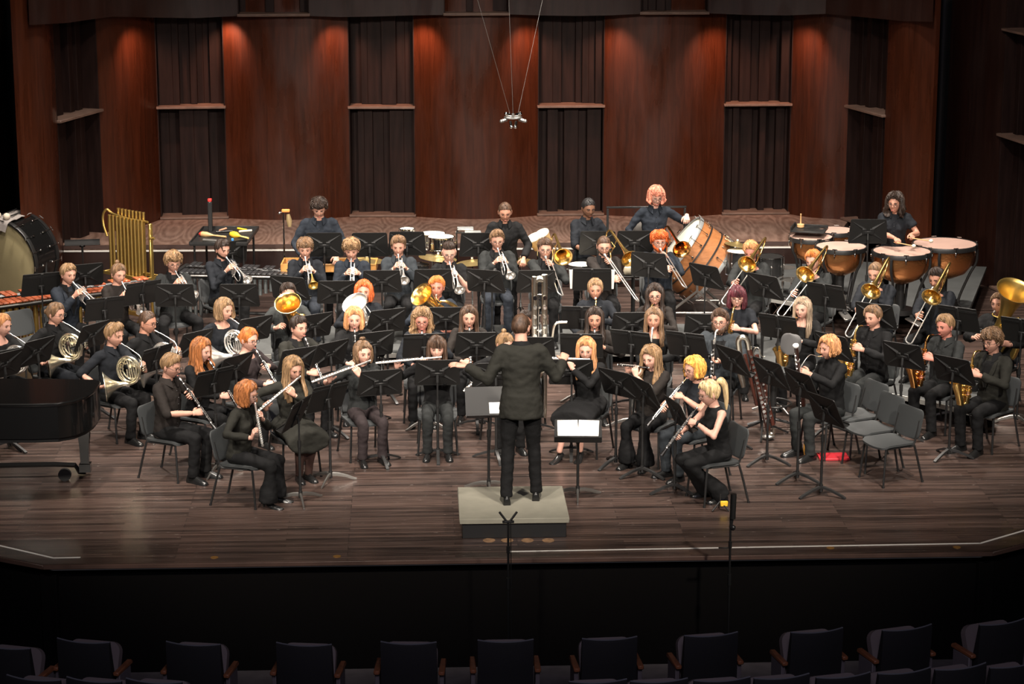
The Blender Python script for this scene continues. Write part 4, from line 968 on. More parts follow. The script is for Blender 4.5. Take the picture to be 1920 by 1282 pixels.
    if glasses:
        gl = MB()
        for sx in (-1, 1):
            c = V((sx*.033, -.104, .004)); gl.tube([HX@(c+V((.0215*math.cos(2*PI*k/16), .006*abs(math.cos(2*PI*k/16)) if False else 0, .017*math.sin(2*PI*k/16)))) for k in range(16)], .0021, 5, closed=True)
            gl.tube([HX@V((sx*.057, -.103, .008)), HX@V((sx*.079, -.08, .010)), HX@V((sx*.083, .0, .008))], .0019, 5)
        gl.cyl(HX@V((-.010, -.106, .008)), HX@V((.010, -.106, .008)), .0021, 5)
        link('glasses', gl.mesh('glasses', LENSB if glasses == 'black' else LENS, 0), E)
    if seat and not stand_:
        chair(root, yaw, clabel or ('grey and black chair under '+who))
    return dict(root=E, RM=RM, im=im, mouth=mouth, HD=HD, who=who, hands=hands)
def collar_parts(E, NB, H0, u, s, g, style, secs, ad, top):
    c = MB(); o, q = [], []
    for k in range(25):
        a = R(-152+304*k/24); d = V((math.sin(a), math.cos(a), 0)); e = abs(a)/R(152); dip = .030*max(0, e-.75)/.25
        o.append(([NB+(d*.058+V((0, .004, .030-.022*e)))*s, NB+(d*.070+V((0, .002, .026-.024*e)))*s, NB+(d*(.088+.01*e)+V((0, -.012*e, -.018-.030*e-dip)))*s, NB+(d*(.078+.008*e)+V((0, -.008*e, -.022-.032*e-dip)))*s]))
    c.rings(o); link('collar', c.mesh('collar', cloth(top if style == 'shirt' else 'black', CL[top if style == 'shirt' else 'black']), 50), E)
    def front(t, x, off):
        ts = [k[0] for k in secs]; i = max(j for j in range(len(ts)-1) if ts[j] <= t); r = (t-ts[i])/(ts[i+1]-ts[i])
        a = (secs[i][1]+(secs[i+1][1]-secs[i][1])*r)*g+ad; b = (secs[i][2]+(secs[i+1][2]-secs[i][2])*r)*g+ad; yo = secs[i][3]
        yy = -b*math.sqrt(max(.05, 1-(x/a)**2))
        v = V((0, u.z, -u.y)); return H0+u*t*s+V((x*s, 0, 0))+v*(yy-off)*s+V((0, yo, 0))
    if style == 'jacket':
        m = MB(); n = 9; L_ = [(.445-.27*i/n, (.070*(1-i/n)+.012)) for i in range(n+1)]
        m.rings([[front(t, -x, .006), front(t, 0, .008), front(t, x, .006), front(t, x, -.015), front(t, 0, -.015), front(t, -x, -.015)] for t, x in L_])
        link('shirt_front', m.mesh('shirt_front', cloth('black', CL['black']), 60), E)
        for sx in (-1, 1):
            l = MB(); l.rings([[front(t, sx*(x-.004), .012), front(t, sx*(x+.036*math.sin(PI*min(1, (i+1.5)/n))+.004), .014), front(t, sx*(x+.036*math.sin(PI*min(1, (i+1.5)/n))+.004), .004), front(t, sx*(x-.004), .002)] for i, (t, x) in enumerate(L_)])
            link('lapel', l.mesh('lapel', cloth(top, CL[top]), 50), E)
    else:
        b = MB()
        for k in range(6): p = front(.40-.065*k, 0, .004); b.ball(p, (.0055*s,)*3, 6, 5)
        link('buttons', b.mesh('buttons', K_BLACK2), E); b = MB()
        b.rings([[front(t, -.016, .003), front(t, .016, .003), front(t, .016, -.01), front(t, -.016, -.01)] for t in [.43-.06*k for k in range(8)]]); link('placket', b.mesh('placket', cloth(top, CL[top]), 40), E)
def tr2(legs, s):
    t = MB()
    for hj, kn, an in legs:
        t.tube([hj, kn], [.08*s, .062*s], 12); t.ball(kn, .062*s, 10, 8); t.tube([kn, kn+(an-kn)*.3, kn+(an-kn)*.75, an+V((0, 0, -.03))], [.061*s, .06*s, .044*s, .040*s], 12)
    return t
def give(p, name, parts, label, cat, group, im=None):
    mx = p['RM']@(im if im is not None else p['im']); e = empty(name, label=label, cat=cat, group=group, mx=mx); place(parts, e); return e
# ---------------------------------------------------------------- risers
def riser(name, front, back, z, th=.05):
    pts = [at(x, y, z) for x, y in front]+[at(x, y, z) for x, y in back[::-1]]
    mb = MB(); mb.prism([(p.x, p.y) for p in pts], z-th, z); struct('floor_riser_'+name, mb, GREYR)
    ed = MB()
    for a, b in zip(front[:-1], front[1:]):
        a, b = at(*a, z), at(*b, z); d = b-a
        ed.box((0, 0, 0), (d.length, .012, .055), .002, 0, M.Translation((a+b)/2+V((0, -.004, -.03)))@M.Rotation(math.atan2(d.y, d.x), 4, 'Z'))
    struct('trim_riser_edge_'+name, ed, ALU)
    lg = MB()
    for (a, b) in list(zip(front, back)):
        for q in (a, b): 
            p = at(*q, z); c = V((sum(t.x for t in pts)/len(pts), sum(t.y for t in pts)/len(pts), 0)); p = p+(c-p)*.06; lg.cyl((p.x, p.y, 0), (p.x, p.y, z-th), .02, 8)
    struct('trim_riser_legs_'+name, lg, K_BLACK)
riser('centre', [(462, 664), (780, 661), (1080, 659), (1300, 658)], [(468, 612), (782, 610), (1080, 608), (1296, 607)], .15)
riser('right', [(1340, 672), (1470, 694), (1600, 722), (1720, 746), (1860, 778)], [(1352, 612), (1500, 634), (1630, 660), (1750, 684), (1880, 712)], .20)
riser('timpani', [(1420, 553), (1500, 568), (1650, 578), (1815, 586)], [(1440, 486), (1530, 488), (1660, 492), (1850, 500)], .30)
ORD = ['first', 'second', 'third', 'fourth', 'fifth', 'sixth', 'seventh', 'eighth', 'ninth']
TRAITS = {}
def add(kind, nth, role, px, py, yaw, iname, parts, desc, inst, cat, grp, **k):
    """one player, chair and instrument. role 'trumpeter': everything that belongs to the player is named after the row order"""
    who = '%s %s from the left' % (ORD[nth-1], role) if nth else role
    il = k.pop('im', None)
    p = person(px, py, yaw, kind, who, 'person in %s, %s' % (desc, who), **k)
    e = give(p, iname, parts, inst+' played by '+who, cat, grp, il)
    TRAITS[(role, nth)] = p; return p
SV, NI, BR, RB = K_SILVER, K_NICKEL, K_BRASS, K_ROSE
# trumpets -----------------------------------------------------------------
def tp(n, px, py, yaw, desc, m=K_SILVER, bm=None, inst='silver trumpet', **k):
    return add('trumpet', n, 'trumpeter', px, py, yaw, 'trumpet', trumpet(m, bm), desc, inst, 'trumpet', 'trumpets', **k)
tp(1, 128, 514, 45, 'dark jacket', hair='short', hc='dblond', top='navy', style='jacket', hp=8, hyaw=-8)
tp(2, 222, 513, 32, 'charcoal knit top', hair='bun', hc='lbrown', top='brown', style='knit', s=.94, ip=34)
tp(3, 325, 492, 18, 'black jacket and round glasses', hair='curl', hc='dblond', top='char', style='jacket', glasses='wire', ip=26, irz=10, spread=.10)
tp(4, 417, 467, 34, 'dark shirt', hair='short', hc='dbrown', top='ink', beard='stub')
tp(5, 572, 466, 2, 'dark shirt and jeans', m=K_SILVER, bm=K_OLDBRASS, inst='brass-belled trumpet', hair='mop', hc='lbrown', top='ink', pants='jean', z=.15, irz=8, ip=32)
tp(6, 659, 468, -2, 'navy shirt, bell behind a stand', hair='curl', hc='dblond', top='navy', z=.15, ip=44, hp=18)
tp(7, 747, 461, -2, 'slate shirt with open collar', hair='quiff', hc='lbrown', top='wash', z=.15, irz=6, ip=28)
tp(8, 842, 473, 2, 'short-sleeved black shirt and glasses', hair='mohawk', hc='dbrown', top='black', sleeve='short', glasses='wire', z=.15, irz=8, hp=20, skin='b', ip=32)
tp(9, 932, 450, 2, 'black jacket, tie and glasses', hair='quiff', hc='lbrown', top='char', style='jacket', glasses='wire', pants='jean', z=.15, irz=12, hp=12, ip=32, s=1.02)
# trombones ----------------------------------------------------------------
def tb(n, px, py, yaw, desc, m=K_BRASS, **k):
    return add('trombone', n, 'trombonist', px, py, yaw, 'trombone', trombone(m), desc, 'brass trombone', 'trombone', 'trombones', **k)
tb(1, 1022, 466, -4, 'black jacket and glasses, gold bell', hair='short', hc='brown', top='char', style='jacket', glasses='wire', z=.15, ip=15, irz=10, hyaw=4)
tb(2, 1132, 461, 2, 'charcoal jacket and glasses', hair='crop', hc='brown', top='brown', style='jacket', glasses='wire', beard='short', z=.15, ip=23, irz=18, hp=16)
tb(3, 1236, 453, 2, 'navy shirt and glasses', RB, hair='curl', hc='red', top='navy', glasses='wire', beard='full', z=.15, ip=16, irz=9, hp=4, g=1.12)
tb(4, 1408, 470, -22, 'black jacket, bell behind a stand', hair='short', hc='straw', top='char', style='jacket', z=.2, ip=20, irz=-7, hp=24, skin='e')
tb(5, 1525, 488, -34, 'charcoal jacket', hair='short', hc='ginger', top='char', style='jacket', z=.2, ip=22, irz=0, hp=14, skin='b')
tb(6, 1642, 511, -34, 'dark grey jacket', hair='crop', hc='lbrown', top='ink', style='jacket', z=.2, ip=27, irz=3, hp=18, g=1.12)
tb(7, 1756, 522, -36, 'unbuttoned dark grey jacket', hair='short', hc='dbrown', top='ink', style='jacket', z=.2, ip=27, irz=4, hp=16, skin='c', spread=.05)
# euphoniums and tuba --------------------------------------------------------
add('euph', 1, 'euphonium player', 540, 551, 4, 'euphonium', euphonium(BR, .97, (-.01, -.27, .05), (-.16, -.60, .78)), 'light grey jacket, face behind a golden bell', 'gold euphonium', 'euphonium', 'euphoniums', hair='short', hc='dbrown', top='grey', style='jacket')
add('euph', 2, 'euphonium player', 682, 546, -2, 'euphonium', euphonium(SV, .97, (-.08, -.25, .01), (-.35, -.55, .76)), 'dark knit top with red hair', 'silver euphonium', 'euphonium', 'euphoniums', hair='bob', hc='red', top='ink', style='knit', s=.95)
add('euph', 3, 'euphonium player', 819, 538, -4, 'euphonium', euphonium(BR, .95, (-.15, -.20, .05), (-.55, -.55, .62)), 'navy shirt', 'gold euphonium', 'euphonium', 'euphoniums', hair='short', hc='ginger', top='navy', skin='e')
add('tuba', 0, 'the only tuba player', 1873, 570, -36, 'tuba', euphonium(K_OLDBRASS, 1.34, (.27, -.14, .29), (.40, -.30, .86)), 'black jacket behind the tall tuba', 'large worn brass tuba', 'tuba', None, hair='short', hc='lbrown', top='black', style='jacket', g=1.1, z=.0)
# saxophones -----------------------------------------------------------------
def sx(n, px, py, yaw, desc, m=K_BRASS, sc=1.0, key='alto', inst='brass saxophone', **k):
    return add('sax', n, 'saxophonist', px, py, yaw, 'saxophone', sax(m, sc, key), desc, inst, 'saxophone', 'saxophones', **k)
sx(1, 1116, 542, -2, 'dark grey turtleneck', sc=1.25, key='bari', inst='large brass saxophone', hair='nape', hc='dblond', top='ink', style='turtle', s=.96, skin='c')
sx(2, 1228, 553, -6, 'grey cardigan and purple-tinted glasses', hair='wavy', hc='dbrown', top='brown', style='knit', glasses='black', s=.95, irz=-10)
sx(3, 1382, 557, -8, 'short-sleeved dark top and glasses', hair='bobang', hc='maroon', top='ink', style='knit', sleeve='short', glasses='black', s=.94, skin='b', irz=-10)
sx(4, 1505, 578, -28, 'black off-shoulder sweater', hair='long', hc='ash', top='black', style='knit', s=.94, scoop=True, skin='b')
sx(5, 1637, 594, -46, 'black shirt and grey trousers', hair='short', hc='lbrown', top='black', pants='char', g=1.06)
sx(6, 1772, 611, -50, 'grey-black shirt with rolled sleeves', RB, inst='dark gold saxophone', hair='short', hc='dblond', top='char', skin='e', sleeve='roll')
sx(7, 1860, 640, -50, 'dark olive jacket and glasses', hair='curl', hc='lbrown', top='olive', style='jacket', glasses='wire')
# clarinets ------------------------------------------------------------------
def cl(n, px, py, yaw, desc, **k):
    return add('clarinet', n, 'clarinettist', px, py, yaw, 'clarinet', clarinet(), desc, 'black clarinet', 'clarinet', 'clarinets', **k)
cl(1, 320, 686, 62, 'dark shirt with rolled sleeves and glasses', hair='short', hc='dblond', top='brown', sleeve='roll', glasses='black', hp=16, ip=50)
cl(2, 377, 657, 60, 'black sweater and long red-blond hair', hair='wavy', hc='auburn', top='black', style='knit', s=.94, skin='b')
cl(3, 466, 636, 50, 'black top and glasses', hair='nape', hc='ginger', top='plum', style='knit', scoop=True, s=.94, glasses='black', skin='b', ip=50)
cl(4, 560, 614, 38, 'grey-green jacket', hair='short', hc='dbrown', top='olive', style='jacket', hp=4)
cl(5, 664, 597, 4, 'black round-neck top', hair='bob', hc='straw', top='black', style='knit', s=.94, skin='b')
cl(6, 791, 600, 0, 'black top and glasses with curly hair', hair='curly', hc='dblond', top='ink', style='knit', s=.95, glasses='black', skin='e')
cl(7, 879, 594, 2, 'dark grey cardigan and straight hair', hair='long', hc='brown', top='brown', style='knit', s=.93)
cl(8, 1115, 597, -4, 'dark grey cardigan', hair='long', hc='dbrown', top='brown', style='knit', s=.94, skin='c')
p = person(986, 604, 0, 'contra', 'contrabass clarinet player', 'person in black behind the conductor, playing a tall folded metal clarinet', hair='long', hc='dbrown', top='black', style='knit', s=.93, skin='c')
q = at(1008, 660, 0); base = at(1011, 796, 0)
e = empty('contrabass_clarinet', (base.x, base.y, 0), R(4), 'tall folded metal contrabass clarinet standing behind the conductor\'s head', 'clarinet'); e.scale = (1.15, 1.15, 1.27); place(contra_clarinet(), e)
def bc(n, px, py, yaw, desc, **k):
    return add('bassclar', n, 'bass clarinettist', px, py, yaw, 'bass_clarinet', bass_clarinet(), desc, 'black bass clarinet with silver neck', 'bass clarinet', 'bass clarinets', **k)
bc(1, 1226, 598, -10, 'black v-neck top', hair='long', hc='lbrown', top='black', style='knit', s=.95, scoop=True, skin='c')
bc(2, 1350, 602, -18, 'wide grey jacket and glasses', hair='quiff', hc='brown', top='wash', style='jacket', g=1.22, glasses='wire', beard='big', s=1.02)
# horns ----------------------------------------------------------------------
def hn(n, px, py, yaw, desc, m, inst, **k):
    return add('horn', n, 'horn player', px, py, yaw, 'french_horn', horn(m), desc, inst, 'french horn', 'french horns', **k)
hn(1, 4, 609, 58, 'black top at the picture edge', SV, 'silver french horn', hair='tight', hc='straw', top='black', style='knit', scoop=True, s=.95, skin='b')
hn(2, 104, 588, 60, 'black blazer and glasses', NI, 'gold-toned french horn', hair='nape', hc='lbrown', top='black', style='jacket', glasses='wire', s=.95, pants='ink')
hn(3, 214, 628, 56, 'dark shirt with rolled sleeves beside the piano', NI, 'pale brass french horn', hair='quiff', hc='dblond', top='ink', sleeve='roll', s=.97)
hn(4, 276, 604, 62, 'black shirt and glasses', SV, 'silver french horn', hair='crop', hc='brown', top='black', glasses='black', skin='c')
hn(5, 420, 580, 48, 'black v-neck top', SV, 'silver french horn', hair='bob', hc='dblond', top='ink', style='knit', scoop=True, s=.95)
# flutes ---------------------------------------------------------------------
def fl(n, px, py, yaw, desc, **k):
    return add('flute', n, 'flautist', px, py, yaw, 'flute', flute(), desc, 'silver flute', 'flute', 'flutes', **k)
fl(1, 462, 738, 70, 'black cardigan and flared trousers', hair='bob', hc='auburn', top='olive', style='knit', s=.92, lean=6, skin='b', glasses='wire', slim=1.2, iry=-24, irz=30, hp=14, shoes='heel', pants='black')
fl(2, 549, 690, 24, 'dark green dress and tights', hair='long', hc='dblond', top='olive', style='knit', s=.94, skirt='tights', pants='olive', spread=-.045, iry=-28, irz=14, hp=20, hyaw=10, feet={-1: (.02, .05), 1: (-.02, .05)})
fl(3, 680, 661, 18, 'grey top and plum trousers', hair='halfup', hc='lbrown', top='char', style='knit', s=.94, pants='plum', iry=-12, irz=10, hyaw=6, sleeve='roll', skin='b')
fl(4, 819, 652, 0, 'black top, fringe above the flute', hair='longbang', hc='brown', top='black', style='knit', s=.94, iry=-3, irz=8, skin='b', pants='char')
fl(5, 946, 645, 10, 'black, half hidden behind the conductor', hair='bun', hc='dblond', top='black', style='knit', s=.93, iry=-30, irz=20, hyaw=20, hp=18)
fl(6, 1099, 654, -26, 'black top and skirt with bare legs', hair='long', hc='straw', top='black', style='knit', s=.95, iry=2, irz=26, hyaw=16, skirt='bare', spread=-.03, skin='b', shoes='heel', feet={-1: (-.05, -.10), 1: (-.03, .02)}, hp=14)
add('piccolo', 0, 'the only piccolo player', 1221, 670, -34, 'piccolo', flute(L=.33, picc=True), 'dark grey top with wavy hair, flared trousers', 'short black piccolo', 'piccolo', None, hair='wavy', hc='dblond', top='brown', style='knit', s=.94, slim=1.2, skin='b', hp=14, iry=0, sleeve='roll')
# oboes, bassoon -------------------------------------------------------------
add('oboe', 1, 'oboist', 1302, 692, -60, 'oboe', oboe(), 'dark t-shirt, grey jeans and glasses', 'black oboe with silver keys', 'oboe', 'oboes', hair='page', hc='orange', top='ink', style='knit', sleeve='short', pants='wash', glasses='black', s=.94, lean=6, hp=8, ip=42)
add('oboe', 2, 'oboist', 1330, 737, -72, 'oboe', oboe(), 'sleeveless black blouse with blond ponytail', 'black oboe with silver keys', 'oboe', 'oboes', hair='tail', hc='plat', top='black', style='knit', sleeve='none', slim=1.2, glasses='wire', s=.91, lean=9, skin='b', hp=14, ip=50, cross=.03, feet={-1: (-.05, .26), 1: (.02, .31)})
add('bassoon', 0, 'the only bassoonist', 1555, 652, -60, 'bassoon', bassoon(), 'black turtleneck', 'dark red-brown bassoon with white bell ring', 'bassoon', None, hair='page', hc='straw', top='black', style='turtle', pants='char', s=.98, hp=6)
# conductor ------------------------------------------------------------------
pz = .19
cw = at(977, 938, pz); crot = M.Rotation(R(180), 3, 'Z')
def cl_(px, py, dy):
    w = at(px, py, 1.3)
    # the point on that pixel ray at the depth of the conductor's body plus dy
    d = ray(px, py); t = (cw.y+dy-CAM.y)/d.y; return crot.inverted()@((CAM+d*t)-V((cw.x, cw.y, pz)))
hl = cl_(873, 686, .10); hr = cl_(1056, 676, .26)
cond = person(0, 0, 180, 'none', 'conductor', 'person in black suit conducting on the podium with arms spread', root=V((cw.x, cw.y, pz)), z=pz, s=1.03, stand_=True, hair='crop', hc='brown', top='olive', style='jacket', pants='black', beard='short', lean=5, hp=4, hyaw=-22, g=1.10,
    arms={'L': (hl, (.95, -.15, .12), (.1, -.3, -1), 12), 'R': (hr, (-.25, -.75, .45), (.3, -.5, -.8), 75)}, poles={'L': (.2, .5, -1), 'R': (-.3, .5, -1)}, spread=.03, feet={-1: (0, -.06), 1: (.0, .06)}, seat=False)
mb = MB(); mb.box((0, 0, .165), (.98, .98, .05), .006); P0 = mb.mesh('deck', mat('podium_carpet', (.20, .19, .15), .85, bump=.1, bscale=300, vary=.08))
mb = MB(); mb.box((0, 0, .07), (.93, .93, .14), .004); P1 = mb.mesh('plinth', K_BLACK)
c = at(960.5, 941, pz); e = empty('podium', (c.x, c.y, 0), 0, 'low square carpeted podium under the conductor', 'podium'); place([('deck', P0, None), ('plinth', P1, None)], e)
# ---------------------------------------------------------------- music stands: pixel of desk centre, yaw, who it serves
def wh(n, r): return '%s %s from the left' % (ORD[n-1], r)
S_ = [
 (10, 684, 50, wh(1, 'horn player'), 'x', .88), (72, 659, 52, wh(2, 'horn player'), 'x', .88), (176, 629, 54, 'second horn player, on the far side', 'x', .88), (197, 579, 26, wh(1, 'trumpeter'), 'spine', .86),
 (268, 549, 36, wh(2, 'trumpeter'), 'spine', .95), (328, 554, 0, wh(3, 'trumpeter'), 'x', .98), (448, 554, 0, wh(4, 'trumpeter'), 'x', .95), (541, 540, -22, wh(5, 'trumpeter'), 'x', 1.02),
 (632, 548, 0, wh(6, 'trumpeter'), 'x', 1.0), (716, 528, 0, wh(7, 'trumpeter'), 'x', 1.0), (812, 526, 0, wh(8, 'trumpeter'), 'x', 1.02), (908, 527, -22, wh(9, 'trumpeter'), 'x', 1.02),
 (1006, 528, 0, wh(1, 'trombonist'), 'x', 1.02), (1110, 524, -4, wh(2, 'trombonist'), 'spine', 1.02), (1216, 497, -24, wh(3, 'trombonist'), 'x', 1.14), (1322, 518, -46, 'the leaning wooden bass drum', 'x', 1.1),
 (1432, 537, -46, wh(4, 'trombonist'), 'x', 1.12), (1548, 554, -40, wh(5, 'trombonist'), 'spine', 1.12), (1640, 592, -34, wh(6, 'trombonist'), 'x', 1.08), (1796, 598, -38, wh(7, 'trombonist'), 'spine', 1.08), (1915, 620, -36, 'the tuba player', 'spine', 1.0),
 (478, 617, 38, wh(5, 'horn player'), 'x', .88), (293, 673, 54, wh(4, 'horn player'), 'spine', .84), (368, 644, 46, 'fourth horn player, nearer the long red hair', 'x', .84), (591, 611, 34, wh(1, 'euphonium player'), 'x', .88), (726, 602, 24, wh(2, 'euphonium player'), 'x', .88),
 (836, 598, 0, wh(3, 'euphonium player'), 'x', .90), (703, 645, 24, wh(5, 'clarinettist'), 'x', .86), (796, 648, 6, wh(6, 'clarinettist'), 'spine', .88), (894, 646, 0, wh(7, 'clarinettist'), 'x', .90), (1000, 655, -4, 'the contrabass clarinet player', 'x', .88),
 (1090, 648, -10, wh(8, 'clarinettist'), 'spine', .88), (1091, 596, -8, wh(1, 'saxophonist'), 'spine', .92), (1186, 608, 0, wh(2, 'saxophonist'), 'x', .92), (1183, 643, -28, wh(1, 'bass clarinettist'), 'spine', .9), (1286, 646, -32, wh(2, 'bass clarinettist'), 'spine', .9),
 (1322, 611, -8, wh(3, 'saxophonist'), 'x', .90), (1459, 613, -36, wh(4, 'saxophonist'), 'spine', .92), (1560, 650, -50, wh(5, 'saxophonist'), 'x', .92), (561, 676, 32, wh(4, 'clarinettist'), 'x', .84), (621, 664, 42, 'fourth clarinettist, turned to the fifth', 'x', .86),
 (443, 690, 50, wh(3, 'clarinettist'), 'x', .88), (402, 716, 42, wh(1, 'clarinettist'), 'spine', .92), (560, 775, 70, wh(1, 'flautist'), 'spine', .86), (617, 745, 42, wh(2, 'flautist'), 'spine', .84), (714, 718, 14, wh(3, 'flautist'), 'x', .82), (820, 699, 0, wh(4, 'flautist'), 'x', .88),
 (930, 704, 8, wh(5, 'flautist'), 'x', .86), (1072, 698, -4, wh(6, 'flautist'), 'x', .86), (1156, 719, -46, 'the piccolo player', 'x', .84), (1206, 736, -66, wh(1, 'oboist'), 'x', .84), (1267, 775, -74, wh(2, 'oboist'), 'x', .78),
 (1371, 676, -60, 'bearded bass clarinettist, beside the contrabassoon', 'x', .9), (1442, 700, -58, 'the empty stool', 'x', .92), (1500, 722, -62, 'the bassoonist, farther one', 'x', .96), (1544, 768, -62, 'the bassoonist, nearest the empty chairs', 'x', .84),
 (1692, 667, -38, wh(6, 'saxophonist'), 'x', .9), (1786, 694, -46, wh(7, 'saxophonist'), 'x', .9),
 (608, 459, 0, 'the left percussionist', 'x', 1.17), (693, 459, 0, 'the small bongo drum', 'x', 1.17), (763, 457, -2, 'the snare drums', 'x', 1.17), (897, 459, 0, 'the cymbals', 'x', 1.16), (1121, 456, -4, 'the percussionist with rolled sleeves', 'x', 1.17), (1190, 455, 0, 'the red-haired percussionist', 'x', 1.17),
 (436, 474, 36, 'the vibraphone', 'x', .90), (78, 533, 24, 'the marimba, nearest the black bass drum', 'spine', .98), (160, 516, 24, 'the marimba, nearest the chimes', 'x', .98),
]
for (x, y, yaw, who, style, h) in S_:
    tilt = 24 if y > 500 else 14
    stand(x, y, yaw, who, style, 0.0, h, tilt, 2 if 'second trombonist' in who else 1)
stand(1628, 434, -4, '', 'x', .30, 1.12, 14, 1, 'black music stand between the timpani, before the timpanist')
# the conductor's two low flat desks with white scores
stand(1084, 806, 176, '', 'spine', 0, .66, 62, 1, 'low flat music stand with white score right of the podium')
stand(916, 752, 184, '', 'spine', 0, .88, 34, 3, 'flat music stand with white score left of the conductor')
p = at(15, 838); e = empty('music_stand', (p.x, p.y, 0), R(40), 'music stand behind the piano, only its splayed legs showing', 'music stand', 'music stands'); place(stand_parts('x', .88, 24, 1), e)
# empty chairs
for (x, y, yw, lb) in ((1664, 900, -66, 'empty grey chair nearest the stage edge, front of three'), (1630, 874, -66, 'empty grey chair in the middle of three'), (1602, 848, -66, 'empty grey chair behind two others, right of the bassoonist'),
                       (60, 702, 42, 'empty grey chair below the marimba, left of the horn player with glasses')):
    p = at(x, y); chair((p.x, p.y, 0), yw, lb)
# ---------------------------------------------------------------- percussion, piano, hall
def mk(name, label, cat, loc, rz=0, group=None, mx=None): return empty(name, loc, R(rz), label, cat, group, mx)
def prt(e, name, mb, m, sharp=40, label=None, par=None):
    o = link(name, mb.mesh(name, m, sharp), par or e)
    if label: o['label'] = label
    return o
HEADW = mat('drum_head', (.70, .66, .56), .55, vary=.06); HEADT = mat('calf_head', (.36, .235, .19), .5, vary=.10, vscale=3); HEADB = mat('old_head', (.33, .28, .15), .55, vary=.15, vscale=2)
COPPER = mat('hammered_copper', (.62, .27, .10), .24, .95, bump=.35, bscale=45); WOODO = veneer_mat('orange_wood', (.17, .065, .022), (.30, .125, .046), .38, (2, 2, 9))
ROSEW = mat('rosewood', (.30, .075, .032), .35, vary=.4, vscale=7, coat=.3); CYMB = mat('cymbal_bronze', (.62, .47, .20), .32, .9, bump=.1, bscale=90); CLOTH = mat('grey_towel', (.30, .27, .25), .9, bump=.3, bscale=180)
CREAM = mat('felt_cream', (.66, .58, .46), .9); STICK = mat('maple_stick', (.48, .29, .13), .5); YEL = mat('yellow_paint', (.75, .46, .03), .4); REDP = mat('red_paint', (.55, .03, .025), .5); TAN = mat('tan_gourd', (.42, .27, .12), .5)
def tripod(e, h, r=.25, m=K_CHROME, name='stand'):
    s = MB(); s.cyl((0, 0, .12), (0, 0, h), .011, 8)
    for k in range(3):
        a = R(30+120*k); s.tube([(0, 0, .30), (math.cos(a)*r*.6, math.sin(a)*r*.6, .15), (math.cos(a)*r, math.sin(a)*r, .01)], .007, 6)
        s.ball((math.cos(a)*r, math.sin(a)*r, .012), .013, 6, 5)
    s.cyl((0, 0, .26), (0, 0, .34), .018, 10); s.cyl((0, 0, h*.6), (0, 0, h*.6+.05), .017, 10)
    return prt(e, name, s, m)
def onfloor(px, py, fy, z0=0):
    """world position on the floor at image row fy whose upright through it meets pixel (px, py); returns loc, height"""
    p = at(px, fy, z0); h = zat(p.x, p.y, py)
    for _ in range(3):
        q = proj((p.x, p.y, h)); p = at(px-(q[0]-px) if False else px, fy, z0); h = zat(p.x, p.y, py)
    return V((p.x, p.y, z0)), h-z0
def drum(name, label, cat, px, py, fy, r, dep, shell, head, group=None, tilt=0, z0=0, standm=K_CHROME):
    loc, h = onfloor(px, py, fy, z0); e = mk(name, label, cat, loc, 0, group); X = M.Translation((0, 0, h))@M.Rotation(R(tilt), 4, 'X')
    b = MB(); b.lathe([(r*.97, -dep), (r*.985, -dep), (r*.985, -.01), (r*.97, -.01)], 28, x=X, cap=True); prt(e, 'shell', b, shell)
    q = MB(); q.lathe([(.001, .001), (r*.96, .0), (r*.985, -.006)], 28, x=X); prt(e, 'drum_head', q, head)
    k = MB()
    for z in (-.004, -dep+.004): k.tube([X@V(((r+.006)*math.cos(2*PI*j/28), (r+.006)*math.sin(2*PI*j/28), z)) for j in range(28)], .007, 6, closed=True)
    prt(e, 'hoop', k, K_CHROME)
    for j in range(8):
        l = MB(); a = 2*PI*j/8; d = V((math.cos(a), math.sin(a), 0))*(r+.012); l.cyl(X@(d+V((0, 0, .0))), X@(d+V((0, 0, -dep))), .0035, 6); l.ball(X@(d*.995+V((0, 0, -dep*.45))), .012, 8, 6); prt(e, 'lug', l, K_CHROME)
    tripod(e, h-dep-.005, .22, standm); return e
